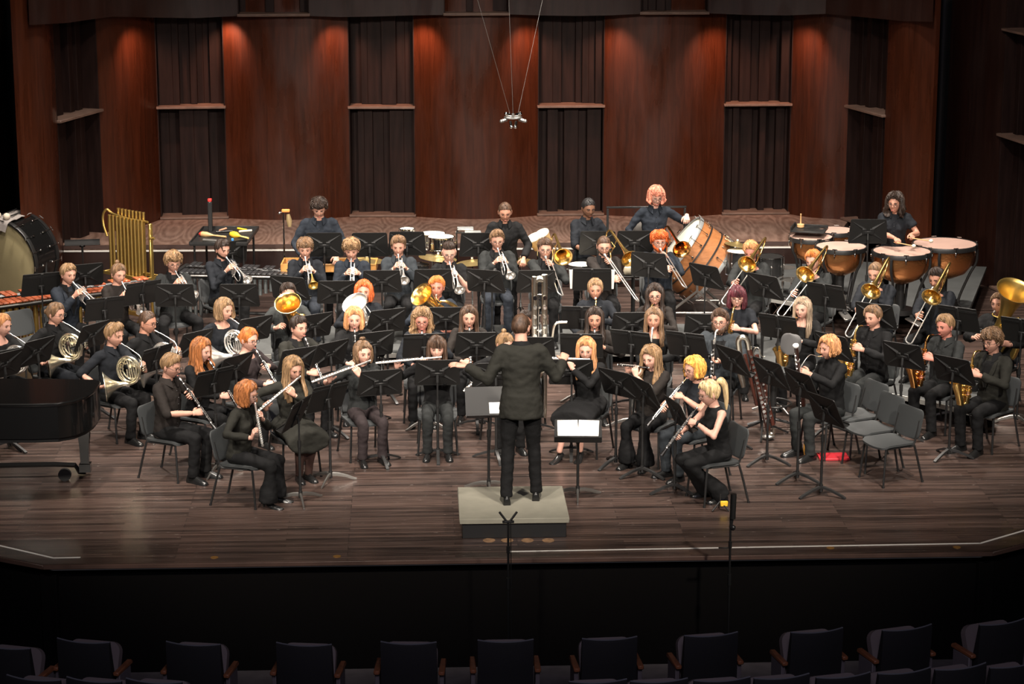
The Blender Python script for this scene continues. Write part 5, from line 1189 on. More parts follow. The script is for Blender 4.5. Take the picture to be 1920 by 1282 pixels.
# timpani --------------------------------------------------------------------
def timp(px, py, wpx, label, fdy):
    zh = 1.13; c = at(px, py, zh); sc = proj(c)[2]; r = wpx/2*sc/F; e = mk('timpano', label, 'timpani', (c.x, c.y, .30), fdy, 'timpani'); H = zh-.30
    b = MB(); D = r*1.02; b.lathe([(.06, H-.05-D), (r*.35, H-.03-D*.985), (r*.68, H-.02-D*.86), (r*.88, H-.01-D*.62), (r*.965, H-.02-D*.30), (r*.97, H-.045)], 36, cap=True); prt(e, 'bowl', b, COPPER, 60)
    q = MB(); q.lathe([(.001, H+.001), (r*.9, H), (r*.99, H-.002)], 40); prt(e, 'drum_head', q, HEADT)
    k = MB(); k.lathe([(r*.985, H+.002), (r*1.035, H+.002), (r*1.045, H-.006), (r*1.045, H-.05), (r*.98, H-.05), (r*.98, H+.002)], 40); prt(e, 'hoop', k, K_BLACK)
    for j in range(8):
        a = 2*PI*j/8+.2; d = V((math.cos(a), math.sin(a), 0))*(r*1.06); t = MB(); t.cyl(d+V((0, 0, H-.10)), d+V((0, 0, H+.012)), .006, 8); w = V((-math.sin(a), math.cos(a), 0)); t.cyl(d-w*.03+V((0, 0, H+.012)), d+w*.03+V((0, 0, H+.012)), .0055, 6); t.box(d+V((0, 0, H-.055)), (.022, .022, .03), .004); prt(e, 'tuning_screw', t, K_CHROME)
    for j in range(4):
        a = 2*PI*j/4+.5; s = MB(); d = V((math.cos(a), math.sin(a), 0)); s.tube(smoothpath([d*r*1.03+V((0, 0, H-.05)), d*r*1.02+V((0, 0, H-.05-D*.4)), d*r*.80+V((0, 0, H-.05-D*.85)), d*r*.5+V((0, 0, .14)), d*r*.62+V((0, 0, .07))], 4), .017, 8); prt(e, 'strut', s, K_BLACK)
    f = MB(); f.cyl((0, 0, .07), (0, 0, .13), r*.5, 20); f.cyl((0, 0, .09), (0, 0, H-D-.02), .05, 12); prt(e, 'base', f, K_BLACK)
    for j in range(3):
        a = 2*PI*j/3+.5; d = V((math.cos(a), math.sin(a), 0))*r*.66; w = MB(); w.cyl(d+V((-.012, 0, .035)), d+V((.012, 0, .035)), .035, 14); w.box(d+V((0, 0, .075)), (.04, .04, .03), .004); prt(e, 'caster', w, K_RUBBER)
    p = MB(); p.box((0, -r*.78, .07), (.11, .24, .02), .004, x=M.Rotation(R(12), 4, 'X')); prt(e, 'pedal', p, K_STEEL); return e
timp(1520.5, 443, 81, 'smallest copper timpano, at the left under the mallet tray', 0); timp(1566, 431, 74, 'copper timpano at the back of the set, behind the mallet tray', 20); timp(1577, 461, 94, 'copper timpano in the front left of the set', 10); timp(1691, 470, 108, 'copper timpano in the front middle, right of the tall stand', 30); timp(1771.5, 456, 118, 'largest copper timpano, at the right end of the set', 40)
# mallet tray over the small timpano
loc, h = onfloor(1513, 431, 566, .3); e = mk('mallet_tray', 'small black mallet tray on a pole above the smallest timpano', 'tray', loc, -18)
b = MB(); b.box((0, 0, h), (.42, .34, .02), .006); b.box((-.2, 0, h+.03), (.015, .34, .06), .004); b.box((0, .165, h+.02), (.42, .012, .04), .003); prt(e, 'tray', b, K_DESK); tripod(e, h, .2, K_BLACK)
for i, (dx, dy) in enumerate(((.03, .03), (.09, .0), (.14, -.03))):
    m_ = tag(link('mallet', MB().tube([(dx-.09, dy-.06, h+.02), (dx+.09, dy+.06, h+.028)], .006, 6).mesh('mallet', K_CHROME)), ['silver mallet nearest the cup on the mallet tray', 'silver mallet in the middle of the mallet tray', 'silver mallet at the right edge of the mallet tray'][i], 'mallet', 'mallets on the tray'); m_.location = loc; m_.rotation_euler.z = R(-18)
b = MB(); b.lathe([(.03, 0), (.045, .01), (.045, .045), (.01, .05), (.008, .16), (.012, .17), (.002, .175)], 14, cap=True); o = tag(link('handbell', b.mesh('handbell', STICK)), 'small wooden-handled bell standing at the back of the mallet tray', 'bell'); o.location = loc+V((-.09, .1, h+.01))
# timpanist and the other percussionists
P5 = person(1678, 381, -12, 'none', 'timpanist', 'person in short-sleeved dark shirt and glasses standing behind the timpani with two mallets', z=.30, s=.87, stand_=True, hair='curly', hc='dbrown', top='ink', sleeve='short', glasses='wire', lean=6, hp=6, hyaw=-14, skin='c', g=1.15,
    arms={'R': (V((.02, -.36, .98)), (.35, -.85, -.2), (.2, 0, -1), 55), 'L': (V((.20, -.30, 1.02)), (.30, -.85, -.1), (-.2, 0, -1), 55)}, seat=False)
for k, lb in (('R', 'cream-headed timpani mallet in the hand nearer the tall stand'), ('L', 'cream-headed timpani mallet in the hand nearer the largest drum')):
    w, f, n, c = P5['hands'][k]; w = V(w); f = V(f).normalized(); a = w+f*.09+V((0, 0, -.02)); d = V((.62 if k == 'R' else .85, -.55, .0)).normalized(); m = MB(); m.cyl(a-d*.06, a+d*.24, .0065, 8)
    e = empty('timpani_mallet', label=lb, cat='mallet', group='timpani mallets', mx=P5['RM']); prt(e, 'shaft', m, STICK); m = MB(); m.ball(a+d*.25, (.026, .026, .023), 10, 8); prt(e, 'mallet_head', m, CREAM)
person(598, 390, 4, 'none', 'left percussionist', 'person in dark blue shirt leaning over the bell case, left of the back row', s=1.0, stand_=True, hair='curl', hc='dbrown', top='navy', lean=12, hp=26, g=1.14, arms={'R': (V((-.22, -.30, .98)), (.1, -.7, -.6), (.3, 0, -1), 50), 'L': (V((.20, -.30, .98)), (-.1, -.7, -.6), (-.3, 0, -1), 50)}, seat=False)
person(947, 397, 0, 'none', 'drummer', 'person in black jacket looking down at the cymbals, behind the ninth trumpeter', s=.97, stand_=True, hair='crop', hc='brown', top='black', style='jacket', lean=10, hp=22, skin='c', arms={'R': (V((-.18, -.26, .92)), (.1, -.7, -.6), (.3, 0, -1), 50), 'L': (V((.22, -.26, .95)), (-.1, -.7, -.6), (-.3, 0, -1), 50)}, seat=False)
person(1103, 390, 16, 'none', 'percussionist with rolled sleeves', 'person in black shirt with rolled sleeves standing behind two trombonists', s=.98, stand_=True, hair='afro', hc='black', skin='d', top='ink', sleeve='roll', lean=5, hp=16, arms={'R': (V((-.06, -.34, 1.02)), (.6, -.7, -.2), (.3, 0, -1), 45), 'L': (V((.18, -.28, 1.0)), (-.3, -.7, -.4), (-.3, 0, -1), 50)}, seat=False)
person(1230, 368, 8, 'none', 'red-haired percussionist', 'person in dark shirt and glasses, one hand raised over the wooden bass drum', s=1.02, stand_=True, hair='shag', hc='pink', skin='b', top='navy', glasses='wire', lean=8, hp=20, arms={'L': (V((.36, -.26, 1.36)), (-.2, -.7, -.5), (-.1, -.2, -1), 55), 'R': (V((-.24, -.2, 1.0)), (0, -.6, -.7), (.5, 0, -.4), 30)}, poles={'L': (.8, .2, -.6), 'R': (-.6, .4, -.6)}, seat=False, beard='stub')
# bass drums -----------------------------------------------------------------
def bassdrum(label, px, py, fy, ax, r, dep, shell, head, hoop, bands, nl=8):
    loc, h = onfloor(px, py, fy); e = mk('bass_drum', label, 'bass drum', loc); a = V(ax).normalized(); X = M.Translation((0, 0, h))@rot_to(a)
    b = MB(); b.lathe([(r*.98, -dep/2), (r*.99, -dep/2), (r*.99, dep/2), (r*.98, dep/2)], 48, x=X); prt(e, 'shell', b, shell)
    for z, s in ((dep/2, 1), (-dep/2, -1)):
        q = MB(); q.lathe([(.001, z+s*.006), (r*.97, z+s*.004), (r*.985, z)], 48, x=X); prt(e, 'drum_head', q, head)
        k = MB(); k.lathe([(r*.965, z+s*.022), (r*1.012, z+s*.022), (r*1.02, z+s*.015), (r*1.02, z-s*.03), (r*.99, z-s*.03), (r*.965, z+s*.022)], 48, x=X); prt(e, 'hoop', k, hoop)
        for j in range(nl*2):
            t = 2*PI*j/(nl*2)+.1; d = V((math.cos(t), math.sin(t), 0))*(r*1.035); l = MB(); l.cyl(X@(d+V((0, 0, z+s*.045))), X@(d+V((0, 0, z-s*.12))), .0035, 6); w = V((-math.sin(t), math.cos(t), 0)); l.cyl(X@(d-w*.032+V((0, 0, z+s*.045))), X@(d+w*.032+V((0, 0, z+s*.045))), .006, 6); l.box((0, 0, 0), (.022, .02, .03), .005, x=X@M.Translation(d*.985+V((0, 0, z-s*.12)))@M.Rotation(t, 4, 'Z')); prt(e, 'tension_rod', l, K_CHROME)
    if bands:
        for z in (-.07, .09):
            k = MB(); k.lathe([(r*1.0, z-.009), (r*1.02, z-.009), (r*1.02, z+.009), (r*1.0, z+.009), (r*1.0, z-.009)], 48, x=X); prt(e, 'cradle_ring', k, K_BLACK)
    f = MB(); w = a.cross(V((0, 0, 1))).normalized(); fw = V((a.x, a.y, 0)).normalized()
    for s in (-1, 1):
        for q in (-1, 1): f.tube([w*s*r*.95+V((0, 0, h)), w*s*r*.95+V((0, 0, h*.55)), w*s*r*.75+fw*q*.36+V((0, 0, .06))], .018, 8); f.ball(w*s*r*.75+fw*q*.36+V((0, 0, .035)), .035, 10, 8)
        f.cyl(w*s*r*.75+fw*.36+V((0, 0, .08)), w*s*r*.75-fw*.36+V((0, 0, .08)), .015, 8)
    f.cyl(w*r*.75+V((0, 0, .08)), -w*r*.75+V((0, 0, .08)), .015, 8); prt(e, 'frame', f, K_BLACK if not bands else K_STEEL); return e, X, loc
bassdrum('tilted bass drum with orange-brown wooden shell and white head', 1300, 487, 586, (-.80, .02, .60), .47, .50, WOODO, HEADW, mat('aluminium_hoop', (.40, .42, .42), .35, .7), True)
e, X, loc = bassdrum('large bass drum with black shell and tan head at the left', 36, 477, 585, (-.52, -.84, -.10), .50, .42, K_PIANO, HEADB, K_BLACK, False)
# towel over its top and two beaters
XW = M.Translation(loc)@X; r = .50; up = XW.to_3x3().inverted()@V((0, 0, 1)); t0 = math.atan2(up.y, up.x)
rows = []
for k in range(15):
    if k < 10: z = -.20+.43*k/9; rr = r*1.045+.008*math.sin(k*1.9)
    else: z = .245+.006*(k-9); rr = r*1.04-.026*(k-9)
    rows.append([V((rr*math.cos(t0+(-.30+.6*j/8)), rr*math.sin(t0+(-.30+.6*j/8)), z+(.006*math.sin(j*2.2) if k > 9 else 0))) for j in range(9)])
mb = MB(); rr_ = [[p for p in q]+[V((p.x*1.012, p.y*1.012, p.z+(.008 if i > 9 else 0))) for p in q[::-1]] for i, q in enumerate(rows)]; mb.rings(rr_)
o = tag(link('towel', mb.mesh('towel', CLOTH, 60)), 'grey towel draped over the black bass drum', 'towel'); o.matrix_world = XW
for i, da in enumerate((-.16, .10)):
    t = t0+da; d = V((math.cos(t), math.sin(t), 0)); e = empty('bass_drum_beater', label=('left' if i else 'right')+'-hand beater of two lying on the grey towel', cat='mallet', group='bass drum beaters', mx=XW)
    m = MB(); m.cyl(d*(r*1.10)+V((0, 0, -.17)), d*(r*1.10)+V((0, 0, .16)), .009, 8); prt(e, 'shaft', m, K_BLACK); m = MB(); m.ball(d*(r*1.13)+V((0, 0, .19)), .045, 12, 8); prt(e, 'mallet_head', m, CREAM)
# marimba and vibraphone -------------------------------------------------------
def keyboard(name, label, px, py, z, yaw, L, w0, w1, n, barm, framem, resm, rz=1):
    p = at(px, py, z); e = mk(name, label, name, (p.x, p.y, 0), yaw); W = lambda t: w0+(w1-w0)*t
    for row in (0, 1):
        for i in range(n):
            t = (i+.5)/n
            if row and i % 7 in (2, 6): continue
            x = -L/2+L*t+(L/n*.5 if row else 0); l = W(t)*.47; y = (-W(t)*.26 if not row else W(t)*.24)
            b = MB(); b.box((x, y, z+(.03 if row else 0)), (L/n*.88, l, .02), .004); prt(e, 'bar', b, barm)
    f = MB()
    for s in (-1, 1): f.tube([(-L/2-.05, s*w0*.56, z-.035), (L/2+.05, s*w1*.56, z-.035)], .022, 4)
    for t in (-1, 1):
        ww = w0 if t < 0 else w1; f.box((t*(L/2+.06), 0, z-.06), (.05, ww*1.16, .12), .006)
        for s in (-1, 1): f.cyl((t*(L/2+.06), s*ww*.42, z-.1), (t*(L/2+.06), s*ww*.42, .06), .025, 8); f.ball((t*(L/2+.06), s*ww*.42, .04), .04, 10, 8)
        f.cyl((t*(L/2+.06), -ww*.42, .2), (t*(L/2+.06), ww*.42, .2), .018, 8)
    f.cyl((-L/2-.06, 0, .25), (L/2+.06, 0, .25), .02, 8); prt(e, 'frame', f, framem)
    for i in range(n):
        t = (i+.5)/n; c = MB(); l = .62*(1-t)+.12; x = -L/2+L*t
        c.cyl((x, -W(t)*.26, z-.04), (x, -W(t)*.26, z-.04-l*rz), min(L/n*.36, .03), 12); prt(e, 'resonator', c, resm)
    r = MB(); r.tube([(-L/2-.06, -w0*.60, z-.02), (L/2+.06, -w1*.60, z-.02)], .012, 8); prt(e, 'rail', r, K_STEEL); return e
keyboard('marimba', 'long marimba with red-brown wooden bars at the left', 100, 549, .76, 30, 2.35, .56, .34, 30, ROSEW, K_BLACK, K_OLDBRASS, 1)
keyboard('vibraphone', 'dark-barred vibraphone with grey resonators behind the fourth trumpeter', 446, 507, .78, -12, 1.35, .54, .32, 20, mat('dark_bar', (.02, .02, .021), .3), K_BLACK, mat('resonator_grey', (.30, .33, .33), .35, .8), .8)
# glockenspiel in a wooden case
p = at(618, 489, .88); e = mk('glockenspiel', 'orchestra bells in an open orange wooden case behind the fifth and sixth trumpeters', 'glockenspiel', (p.x, p.y, 0), -3); b = MB()
for y, h_ in ((-.19, .10), (.19, .10)): b.box((0, y, .83), (1.14, .018, h_), .003)
for x in (-.57, .57): b.box((x, 0, .83), (.018, .39, .10), .003)
b.box((0, 0, .79), (1.14, .38, .015), .002); prt(e, 'case', b, mat('honey_wood', (.42, .20, .055), .45, vary=.25, vscale=6))
for row in (0, 1):
    for i in range(22):
        if row and i % 7 in (2, 6): continue
        k = MB(); k.box((-.53+i*.05+(.025 if row else 0), -.08 if not row else .09, .845+.012*row), (.03, .15-.003*i, .010), .002); prt(e, 'bar', k, K_STEEL)
for x in (-.42, .42):
    l = MB()
    for s in (-1, 1): l.cyl((x+.0, s*.14, .79), (x, -s*.22, .01), .014, 8)
    prt(e, 'leg', l, K_BLACK)
# chimes ------------------------------------------------------------------------
c = at(250, 604); e = mk('tubular_chimes', 'tall set of brass tubular chimes on a frame at the left', 'chimes', (c.x, c.y, 0), -42); zt_ = zat(c.x, c.y, 409); zr = zat(c.x, c.y, 514)
for row in (0, 1):
    for i in range(10 if not row else 8):
        t = MB(); x = -.30+.066*i+(.033 if row else 0); zb_ = .30+.042*i; t.cyl((x, -.06+.12*row, zb_), (x, -.06+.12*row, zt_+(.07 if row else 0)), .017, 12); t.cyl((x, -.06+.12*row, zt_+(.07 if row else 0)), (x, -.06+.12*row, zt_+.018+(.07 if row else 0)), .02, 12); prt(e, 'tube', t, K_OLDBRASS)
f = MB(); f.tube(smoothpath([(-.36, -.06, zt_-.26), (-.42, -.06, zt_-.12), (-.43, -.05, zt_), (-.38, -.03, zt_+.07), (-.30, 0, zt_+.02), (0, 0, zt_-.01), (.34, 0, zt_-.01)], 5), .015, 8)
for x in (-.36, .38): f.box((x, 0, (zt_-.1)/2+.1), (.035, .05, zt_-.15), .006)
f.tube(smoothpath([(.38, .0, zt_-.05), (.40, -.03, zt_-.16), (.45, -.05, zt_-.20), (.50, -.05, zt_-.18)], 4), .015, 8)
f.box((0, -.13, zr), (.82, .02, .04), .004); f.box((0, .13, zr), (.82, .02, .04), .004); f.box((0, 0, .12), (.80, .06, .05), .006)
for x in (-.37, .38): f.box((x, 0, .09), (.05, .5, .05), .006); f.box((x, 0, zr), (.03, .28, .04), .004)
prt(e, 'frame', f, K_OLDBRASS)
for x in (-.37, .38):
    for y in (-.22, .22): w = MB(); w.cyl((x-.012, y, .035), (x+.012, y, .035), .035, 12); prt(e, 'caster', w, K_RUBBER)
# trap table and its small things ---------------------------------------------------
loc, h = onfloor(420, 444, 590); e = mk('trap_table', 'black trap table with small percussion behind the fourth trumpeter', 'table', loc, -3); b = MB(); hx, hy = .40, .42
pts = [at(355, 458, h), at(463, 458, h), at(485, 428, h), at(381, 428, h)]; Q = M.Rotation(R(3), 4, 'Z'); pl = [(Q@(p-loc)) for p in pts]; b.prism([(p.x, p.y) for p in pl], h-.02, h); prt(e, 'tray', b, K_DESK)
for a_, b_ in zip(pl, pl[1:]+pl[:1]): w = MB(); d = b_-a_; w.box((0, 0, 0), (d.length, .012, .035), .003, x=M.Translation(V((*((a_+b_)/2).to_2d(), h+.012)))@M.Rotation(math.atan2(d.y, d.x), 4, 'Z')); prt(e, 'rim', w, K_BLACK)
for p in pl: l = MB(); q = V((p.x*.85, p.y*.85, 0)); l.cyl(q, q+V((0, 0, h-.02)), .014, 8); prt(e, 'leg', l, K_BLACK)
def onT(px, py, zz=.0): return at(px, py, h+zz)
def thing(name, label, cat, mb, m, group=None): return tag(link(name, mb.mesh(name, m)), label, cat, group)
a, b = onT(373, 438, .03), onT(424, 444, .02); e = mk('maraca', 'painted tan maraca with red tip on the trap table', 'maraca', a, 0, 'maracas'); d = (b-a); m = MB(); m.tube([d*t for t in (.0, .04, .14, .28, .42, .55)], [.004, .022, .036, .036, .022, .010], 14); prt(e, 'gourd', m, TAN); m = MB(); m.tube([d*.53, d*1.0], [.010, .013], 8); prt(e, 'handle', m, STICK); m = MB(); m.tube([d*-.015, d*.05, d*.10], [.002, .025, .034], 14); prt(e, 'tip', m, REDP, label='red tip')
a, b = onT(431, 438, .03), onT(464, 446, .02); e = mk('maraca', 'yellow maraca on the trap table', 'maraca', a, 0, 'maracas'); d = (b-a); m = MB(); m.tube([d*t for t in (.0, .06, .2, .36, .5, .6)], [.004, .03, .044, .042, .022, .010], 14); prt(e, 'gourd', m, YEL); m = MB(); m.tube([d*.56, d*1.05], [.010, .013], 8); prt(e, 'handle', m, mat('pale_yellow', (.62, .47, .16), .5))
a, b = onT(381, 450, .02), onT(407, 452, .02); thing('shaker', 'grey cylinder shaker at the near left of the trap table', 'shaker', MB().cyl(a, b, .02, 12), K_STEEL)
a = onT(395, 433, 0); zz = zat(a.x, a.y, 378); e = mk('mallet_tube', 'tall black tube with red cap standing on the trap table', 'tube', a); m = MB(); m.box((0, 0, (zz-a.z)/2), (.055, .055, zz-a.z), .006); prt(e, 'body', m, K_BLACK); m = MB(); m.box((0, 0, zz-a.z+.02), (.05, .05, .04), .006); prt(e, 'cap', m, REDP, label='red cap')
for (x0, y0, x1, y1, lb, mt) in ((412, 432, 424, 428, 'pink-brown clave at the far side of the trap table', mat('pinkwood', (.5, .26, .16), .5)), (405, 435, 436, 433, 'dark clave in the middle of the trap table', K_GREN), (448, 434, 472, 432, 'pale wooden clave at the far right of the trap table', CREAM), (446, 428, 462, 431, 'short yellow clave at the back of the trap table', YEL)):
    thing('clave', lb, 'clave', MB().cyl(onT(x0, y0, .015), onT(x1, y1, .015), .014, 10), mt, 'claves on the trap table')
a = onT(436, 449, .012); thing('sponge', 'small bright blue block on the trap table', 'block', MB().box(a, (.03, .03, .03), .004), mat('blue', (.03, .22, .62), .5))
# clamp stand with orange block and hanging bell
loc, h = onfloor(536, 398, 602); e = mk('percussion_stand', 'chrome stand with orange wood block and tan hanging bell, left of the blue-shirted percussionist', 'percussion stand', loc); tripod(e, h, .24); m = MB(); m.box((.03, 0, h+.02), (.10, .05, .035), .006, x=M.Identity(4)); prt(e, 'wood_block', m, mat('orange_block', (.62, .22, .05), .45), label='orange wood block')
m = MB(); m.tube([(.06, -.02, h-.02), (.07, -.02, h-.10), (.075, -.02, h-.18)], [.02, .035, .02], 8, flat=.5); prt(e, 'cowbell', m, mat('tan_metal', (.30, .22, .11), .5, .4), label='tan hanging cowbell'); m = MB(); m.cyl((-.05, 0, h), (.08, 0, h+.02), .008, 6); m.ball((-.05, 0, h-.01), .018, 8, 6); prt(e, 'clamp', m, K_CHROME)
# drums, cymbals
drum('bongo', 'small white-headed drum above the music stands, seventh trumpeter below it', 'drum', 765, 428, 606, .088, .16, K_CHROME, HEADW)
drum('snare_drum', 'front chrome snare drum of two, left of the drummer', 'drum', 828, 443, 612, .16, .16, K_CHROME, HEADW, 'snare drums')
drum('snare_drum', 'second snare drum partly behind the front chrome one', 'drum', 812, 437, 594, .16, .15, K_STEEL, HEADW, 'snare drums')
drum('snare_drum', 'pale-headed drum beside the second trombonist', 'drum', 1088, 495, 640, .15, .14, K_STEEL, HEADW, 'snare drums')
drum('floor_tom', 'black tom with white head right of the wooden bass drum', 'drum', 1388, 470, 600, .185, .30, K_BLACK, HEADW, 'toms')
drum('floor_tom', 'black tom nearer the timpani', 'drum', 1440, 480, 598, .17, .24, K_BLACK, K_DESK, 'toms')
drum('tom', 'small dark tom between the seventh and eighth trumpeters', 'drum', 787, 495, 620, .12, .15, K_BLACK, K_DESK, 'toms')
def cymbal(px, py, fy, r, label, tilt=6, ax='Y'):
    loc, h = onfloor(px, py, fy); e = mk('cymbal', label, 'cymbal', loc, 0, 'cymbals'); X = M.Translation((0, 0, h))@M.Rotation(R(tilt), 4, ax); m = MB(); m.lathe([(.006, .026), (.03, .022), (.045, .006), (r*.6, -.004), (r, -.018), (r, -.020), (r*.6, -.007), (.045, .003), (.006, .02)], 32, x=X); prt(e, 'plate', m, CYMB, 60); tripod(e, h, .24); m = MB(); m.cyl((0, 0, h), (0, 0, h+.05), .006, 6); m.lathe([(.004, .03), (.014, .03), (.012, .05), (.004, .052)], 8, x=X); prt(e, 'felt', m, CREAM)
cymbal(822, 481, 618, .235, 'wide bronze cymbal below the snare drums'); cymbal(886, 490, 622, .20, 'bronze cymbal at the eighth trumpeter\'s shoulder', -4); cymbal(976, 487, 618, .22, 'bronze cymbal right of the ninth trumpeter', 5); cymbal(690, 486, 616, .22, 'pale cymbal behind the sixth and seventh trumpeters', 3); cymbal(1379, 456, 594, .16, 'small bronze cymbal right of the wooden bass drum', 8)
thing('drumstick', 'pale drumstick lying across the wide bronze cymbal', 'drumstick', MB().tube([V(onfloor(789, 484, 618)[0])+V((0, -.05, onfloor(789, 484, 618)[1]+.01)), V(onfloor(838, 482, 618)[0])+V((0, -.05, onfloor(838, 482, 618)[1]+.02))], [.005, .007], 6), STICK)
loc, h = onfloor(857, 433, 600); e = mk('chime_plates', 'stand with two rows of grey metal plates, left of the drummer\'s head', 'plates', loc, 0); tripod(e, h, .22)
for i, (dx, dy, dz) in enumerate(((.11, .06, .02), (.20, -.10, -.0))): m = MB(); m.box((dx, dy, h+dz), (.20, .16, .018), .003, x=M.Identity(4)); prt(e, 'plate', m, mat('grey_plate', (.42, .44, .43), .4, .6))
m = MB(); m.box((.14, 0, h-.02), (.30, .03, .02), .003); m.cyl((0, 0, h-.02), (.02, 0, h+.03), .012, 8); prt(e, 'bracket', m, K_BLACK)
loc, h = onfloor(1008, 441, 608); e = mk('bongo_drums', 'pair of tilted tan bongos beside the first trombonist', 'bongos', loc, 0); tripod(e, h-.1, .24)
for i, (dx, dz) in enumerate(((-.06, -.02), (.04, .03))):
    X = M.Translation((dx, 0, h+dz))@M.Rotation(R(-28), 4, 'Y')@M.Rotation(R(16), 4, 'X'); m = MB(); m.lathe([(.07, -.17), (.095, 0), (.09, 0)], 22, x=X, cap=True); prt(e, 'shell', m, TAN); m = MB(); m.lathe([(.001, .002), (.092, .0), (.098, -.006), (.098, -.02)], 22, x=X); prt(e, 'drum_head', m, HEADW)
# black rail frame with a hanging gong behind the red-haired percussionist
a = at(1138, 560); b = at(1281, 558); zg = zat(a.x, a.y, 389); e = mk('gong_stand', 'black rail stand behind the red-haired percussionist', 'stand', (a+b)/2, 0); L_ = (b-a).length; m = MB()
for s in (-1, 1): m.box((s*L_/2, 0, (zg)/2), (.03, .03, zg-.04), .004); m.box((s*L_/2, 0, .02), (.05, .5, .04), .006)
m.box((0, 0, zg), (L_+.04, .03, .025), .004); m.box((0, 0, .25), (L_, .025, .025), .004); prt(e, 'rail', m, K_BLACK)
g = (a+b)/2+V((-.02, 0, 0)); gz = zat(g.x, g.y, 446); e = mk('gong', 'dark round gong hanging in the black rail stand', 'gong', (g.x, g.y, gz)); m = MB(); m.lathe([(.001, .02), (.10, .02), (.20, .012), (.225, .0), (.225, -.04), (.215, -.04), (.20, .0), (.001, .012)], 36, x=M.Rotation(R(86), 4, 'X')); prt(e, 'disc', m, mat('gong_bronze', (.06, .055, .05), .45, .7)); m = MB()
for s in (-1, 1): m.cyl((s*.12, 0, .19), (s*.14, 0, zg-gz), .003, 5)
prt(e, 'cord', m, K_BLACK)
# little table with a gourd
loc, h = onfloor(1176, 516, 612); e = mk('side_table', 'small black table with pale gourd between two trombonists', 'table', loc); m = MB(); m.box((0, 0, h), (.26, .22, .018), .004); prt(e, 'top', m, K_DESK); m = MB(); m.cyl((.06, 0, 0.02), (.06, 0, h), .018, 10); m.box((.06, 0, .015), (.3, .24, .03), .006); prt(e, 'pole', m, K_BLACK)
o = thing('gourd', 'round pale gourd shaker on the small black table', 'gourd', MB().lathe([(.002, -.055), (.045, -.045), (.062, 0), (.048, .045), (.018, .06), (.016, .085), (.002, .09)], 18), mat('pale_gourd', (.50, .44, .32), .6)); o.location = loc+V((.0, -.03, h+.064))
# chrome drum hardware between the tom and the timpani
for (x, y, fy, lb) in ((1466, 497, 592, 'chrome hi-hat stand beside the smallest timpano'), (1482, 520, 600, 'low chrome drum hardware left of the timpani')):
    loc, h = onfloor(x, y, fy); e = mk('hardware_stand', lb, 'stand', loc, 0, 'chrome hardware'); tripod(e, h, .26); m = MB(); m.lathe([(.005, .012), (.06, .004), (.15, -.006), (.15, -.008), (.005, .0)], 24, x=M.Translation((0, 0, h-.02))); prt(e, 'plate', m, K_STEEL)
# stool and contrabassoon -----------------------------------------------------------
c = at(1448, 800); e = mk('musician_stool', 'tall stool with round grey seat and padded backrest', 'stool', (c.x, c.y, 0), -50); m = MB(); m.lathe([(.001, .63), (.14, .63), (.165, .615), (.165, .59), (.14, .58), (.001, .58)], 28); prt(e, 'seat', m, K_SEAT); m = MB(); m.cyl((0, 0, .04), (0, 0, .58), .035, 12); prt(e, 'column', m, K_BLACK); m = MB(); m.tube([(0, .10, .57), (0, .24, .62), (0, .25, .74)], .014, 8); prt(e, 'back_post', m, K_BLACK); m = MB(); m.rings(slab(.24, .22, .05, .08, -.02, 0), x=M.Translation((0, .24, .85))@M.Rotation(R(82), 4, 'X')); prt(e, 'backrest', m, mat('grey_pad', (.075, .073, .073), .8, bump=.1, bscale=200))
for k in range(4): a = R(45+90*k); m = MB(); m.tube([(0, 0, .09), (math.cos(a)*.16, math.sin(a)*.16, .05), (math.cos(a)*.26, math.sin(a)*.26, .02)], .016, 8); prt(e, 'foot', m, K_BLACK)
m = MB(); m.tube([(math.cos(2*PI*k/24)*.19, math.sin(2*PI*k/24)*.19, .26) for k in range(24)], .011, 8, closed=True); m.cyl((-.19, 0, .26), (.19, 0, .26), .009, 6); prt(e, 'foot_ring', m, K_BLACK)
b0 = at(1440, 824); tp_ = b0+V((-.21, .04, 0)); zt2 = zat(tp_.x, tp_.y, 655); e = mk('contrabassoon', 'contrabassoon of dark red wood and silver bends standing in the woodwinds', 'contrabassoon', b0); A = V((0, 0, .10)); B = V((-.21, .04, zt2)); d = B-A; m = MB()
for o_, t0_, t1_, rr in ((V((0, 0, 0)), 0, 1, .026), (V((.06, .0, .012)), .05, .92, .022), (V((-.055, .01, -.01)), .32, .95, .018)): m.tube([A+o_+d*t0_, A+o_+d*t1_], rr, 12)
prt(e, 'wooden_joints', m, K_MAPLE); m = MB(); m.tube(smoothpath([B, B+V((-.02, 0, .09)), B+V((-.07, .0, .13)), B+V((-.11, .01, .09)), B+V((-.10, .01, -.02)), B+V((-.09, .01, -.22)), B+V((-.06, .01, -.34)), B+V((-.05, 0, -.40))], 5), lerp_list([.026, .028, .029, .030, .031, .034, .03, .02], 36), 12); m.tube(smoothpath([A+V((0, 0, .01)), A+V((.01, 0, -.035)), A+V((.05, 0, -.035)), A+V((.06, 0, .02))], 4), .02, 10); m.tube(smoothpath([B+V((.04, 0, -.10)), B+V((.05, 0, -.0)), B+V((.09, -.02, .02)), B+V((.12, -.03, -.06)), B+V((.16, -.03, -.07))], 5), .005, 6); prt(e, 'metal_bends', m, K_STEELN); m = MB()
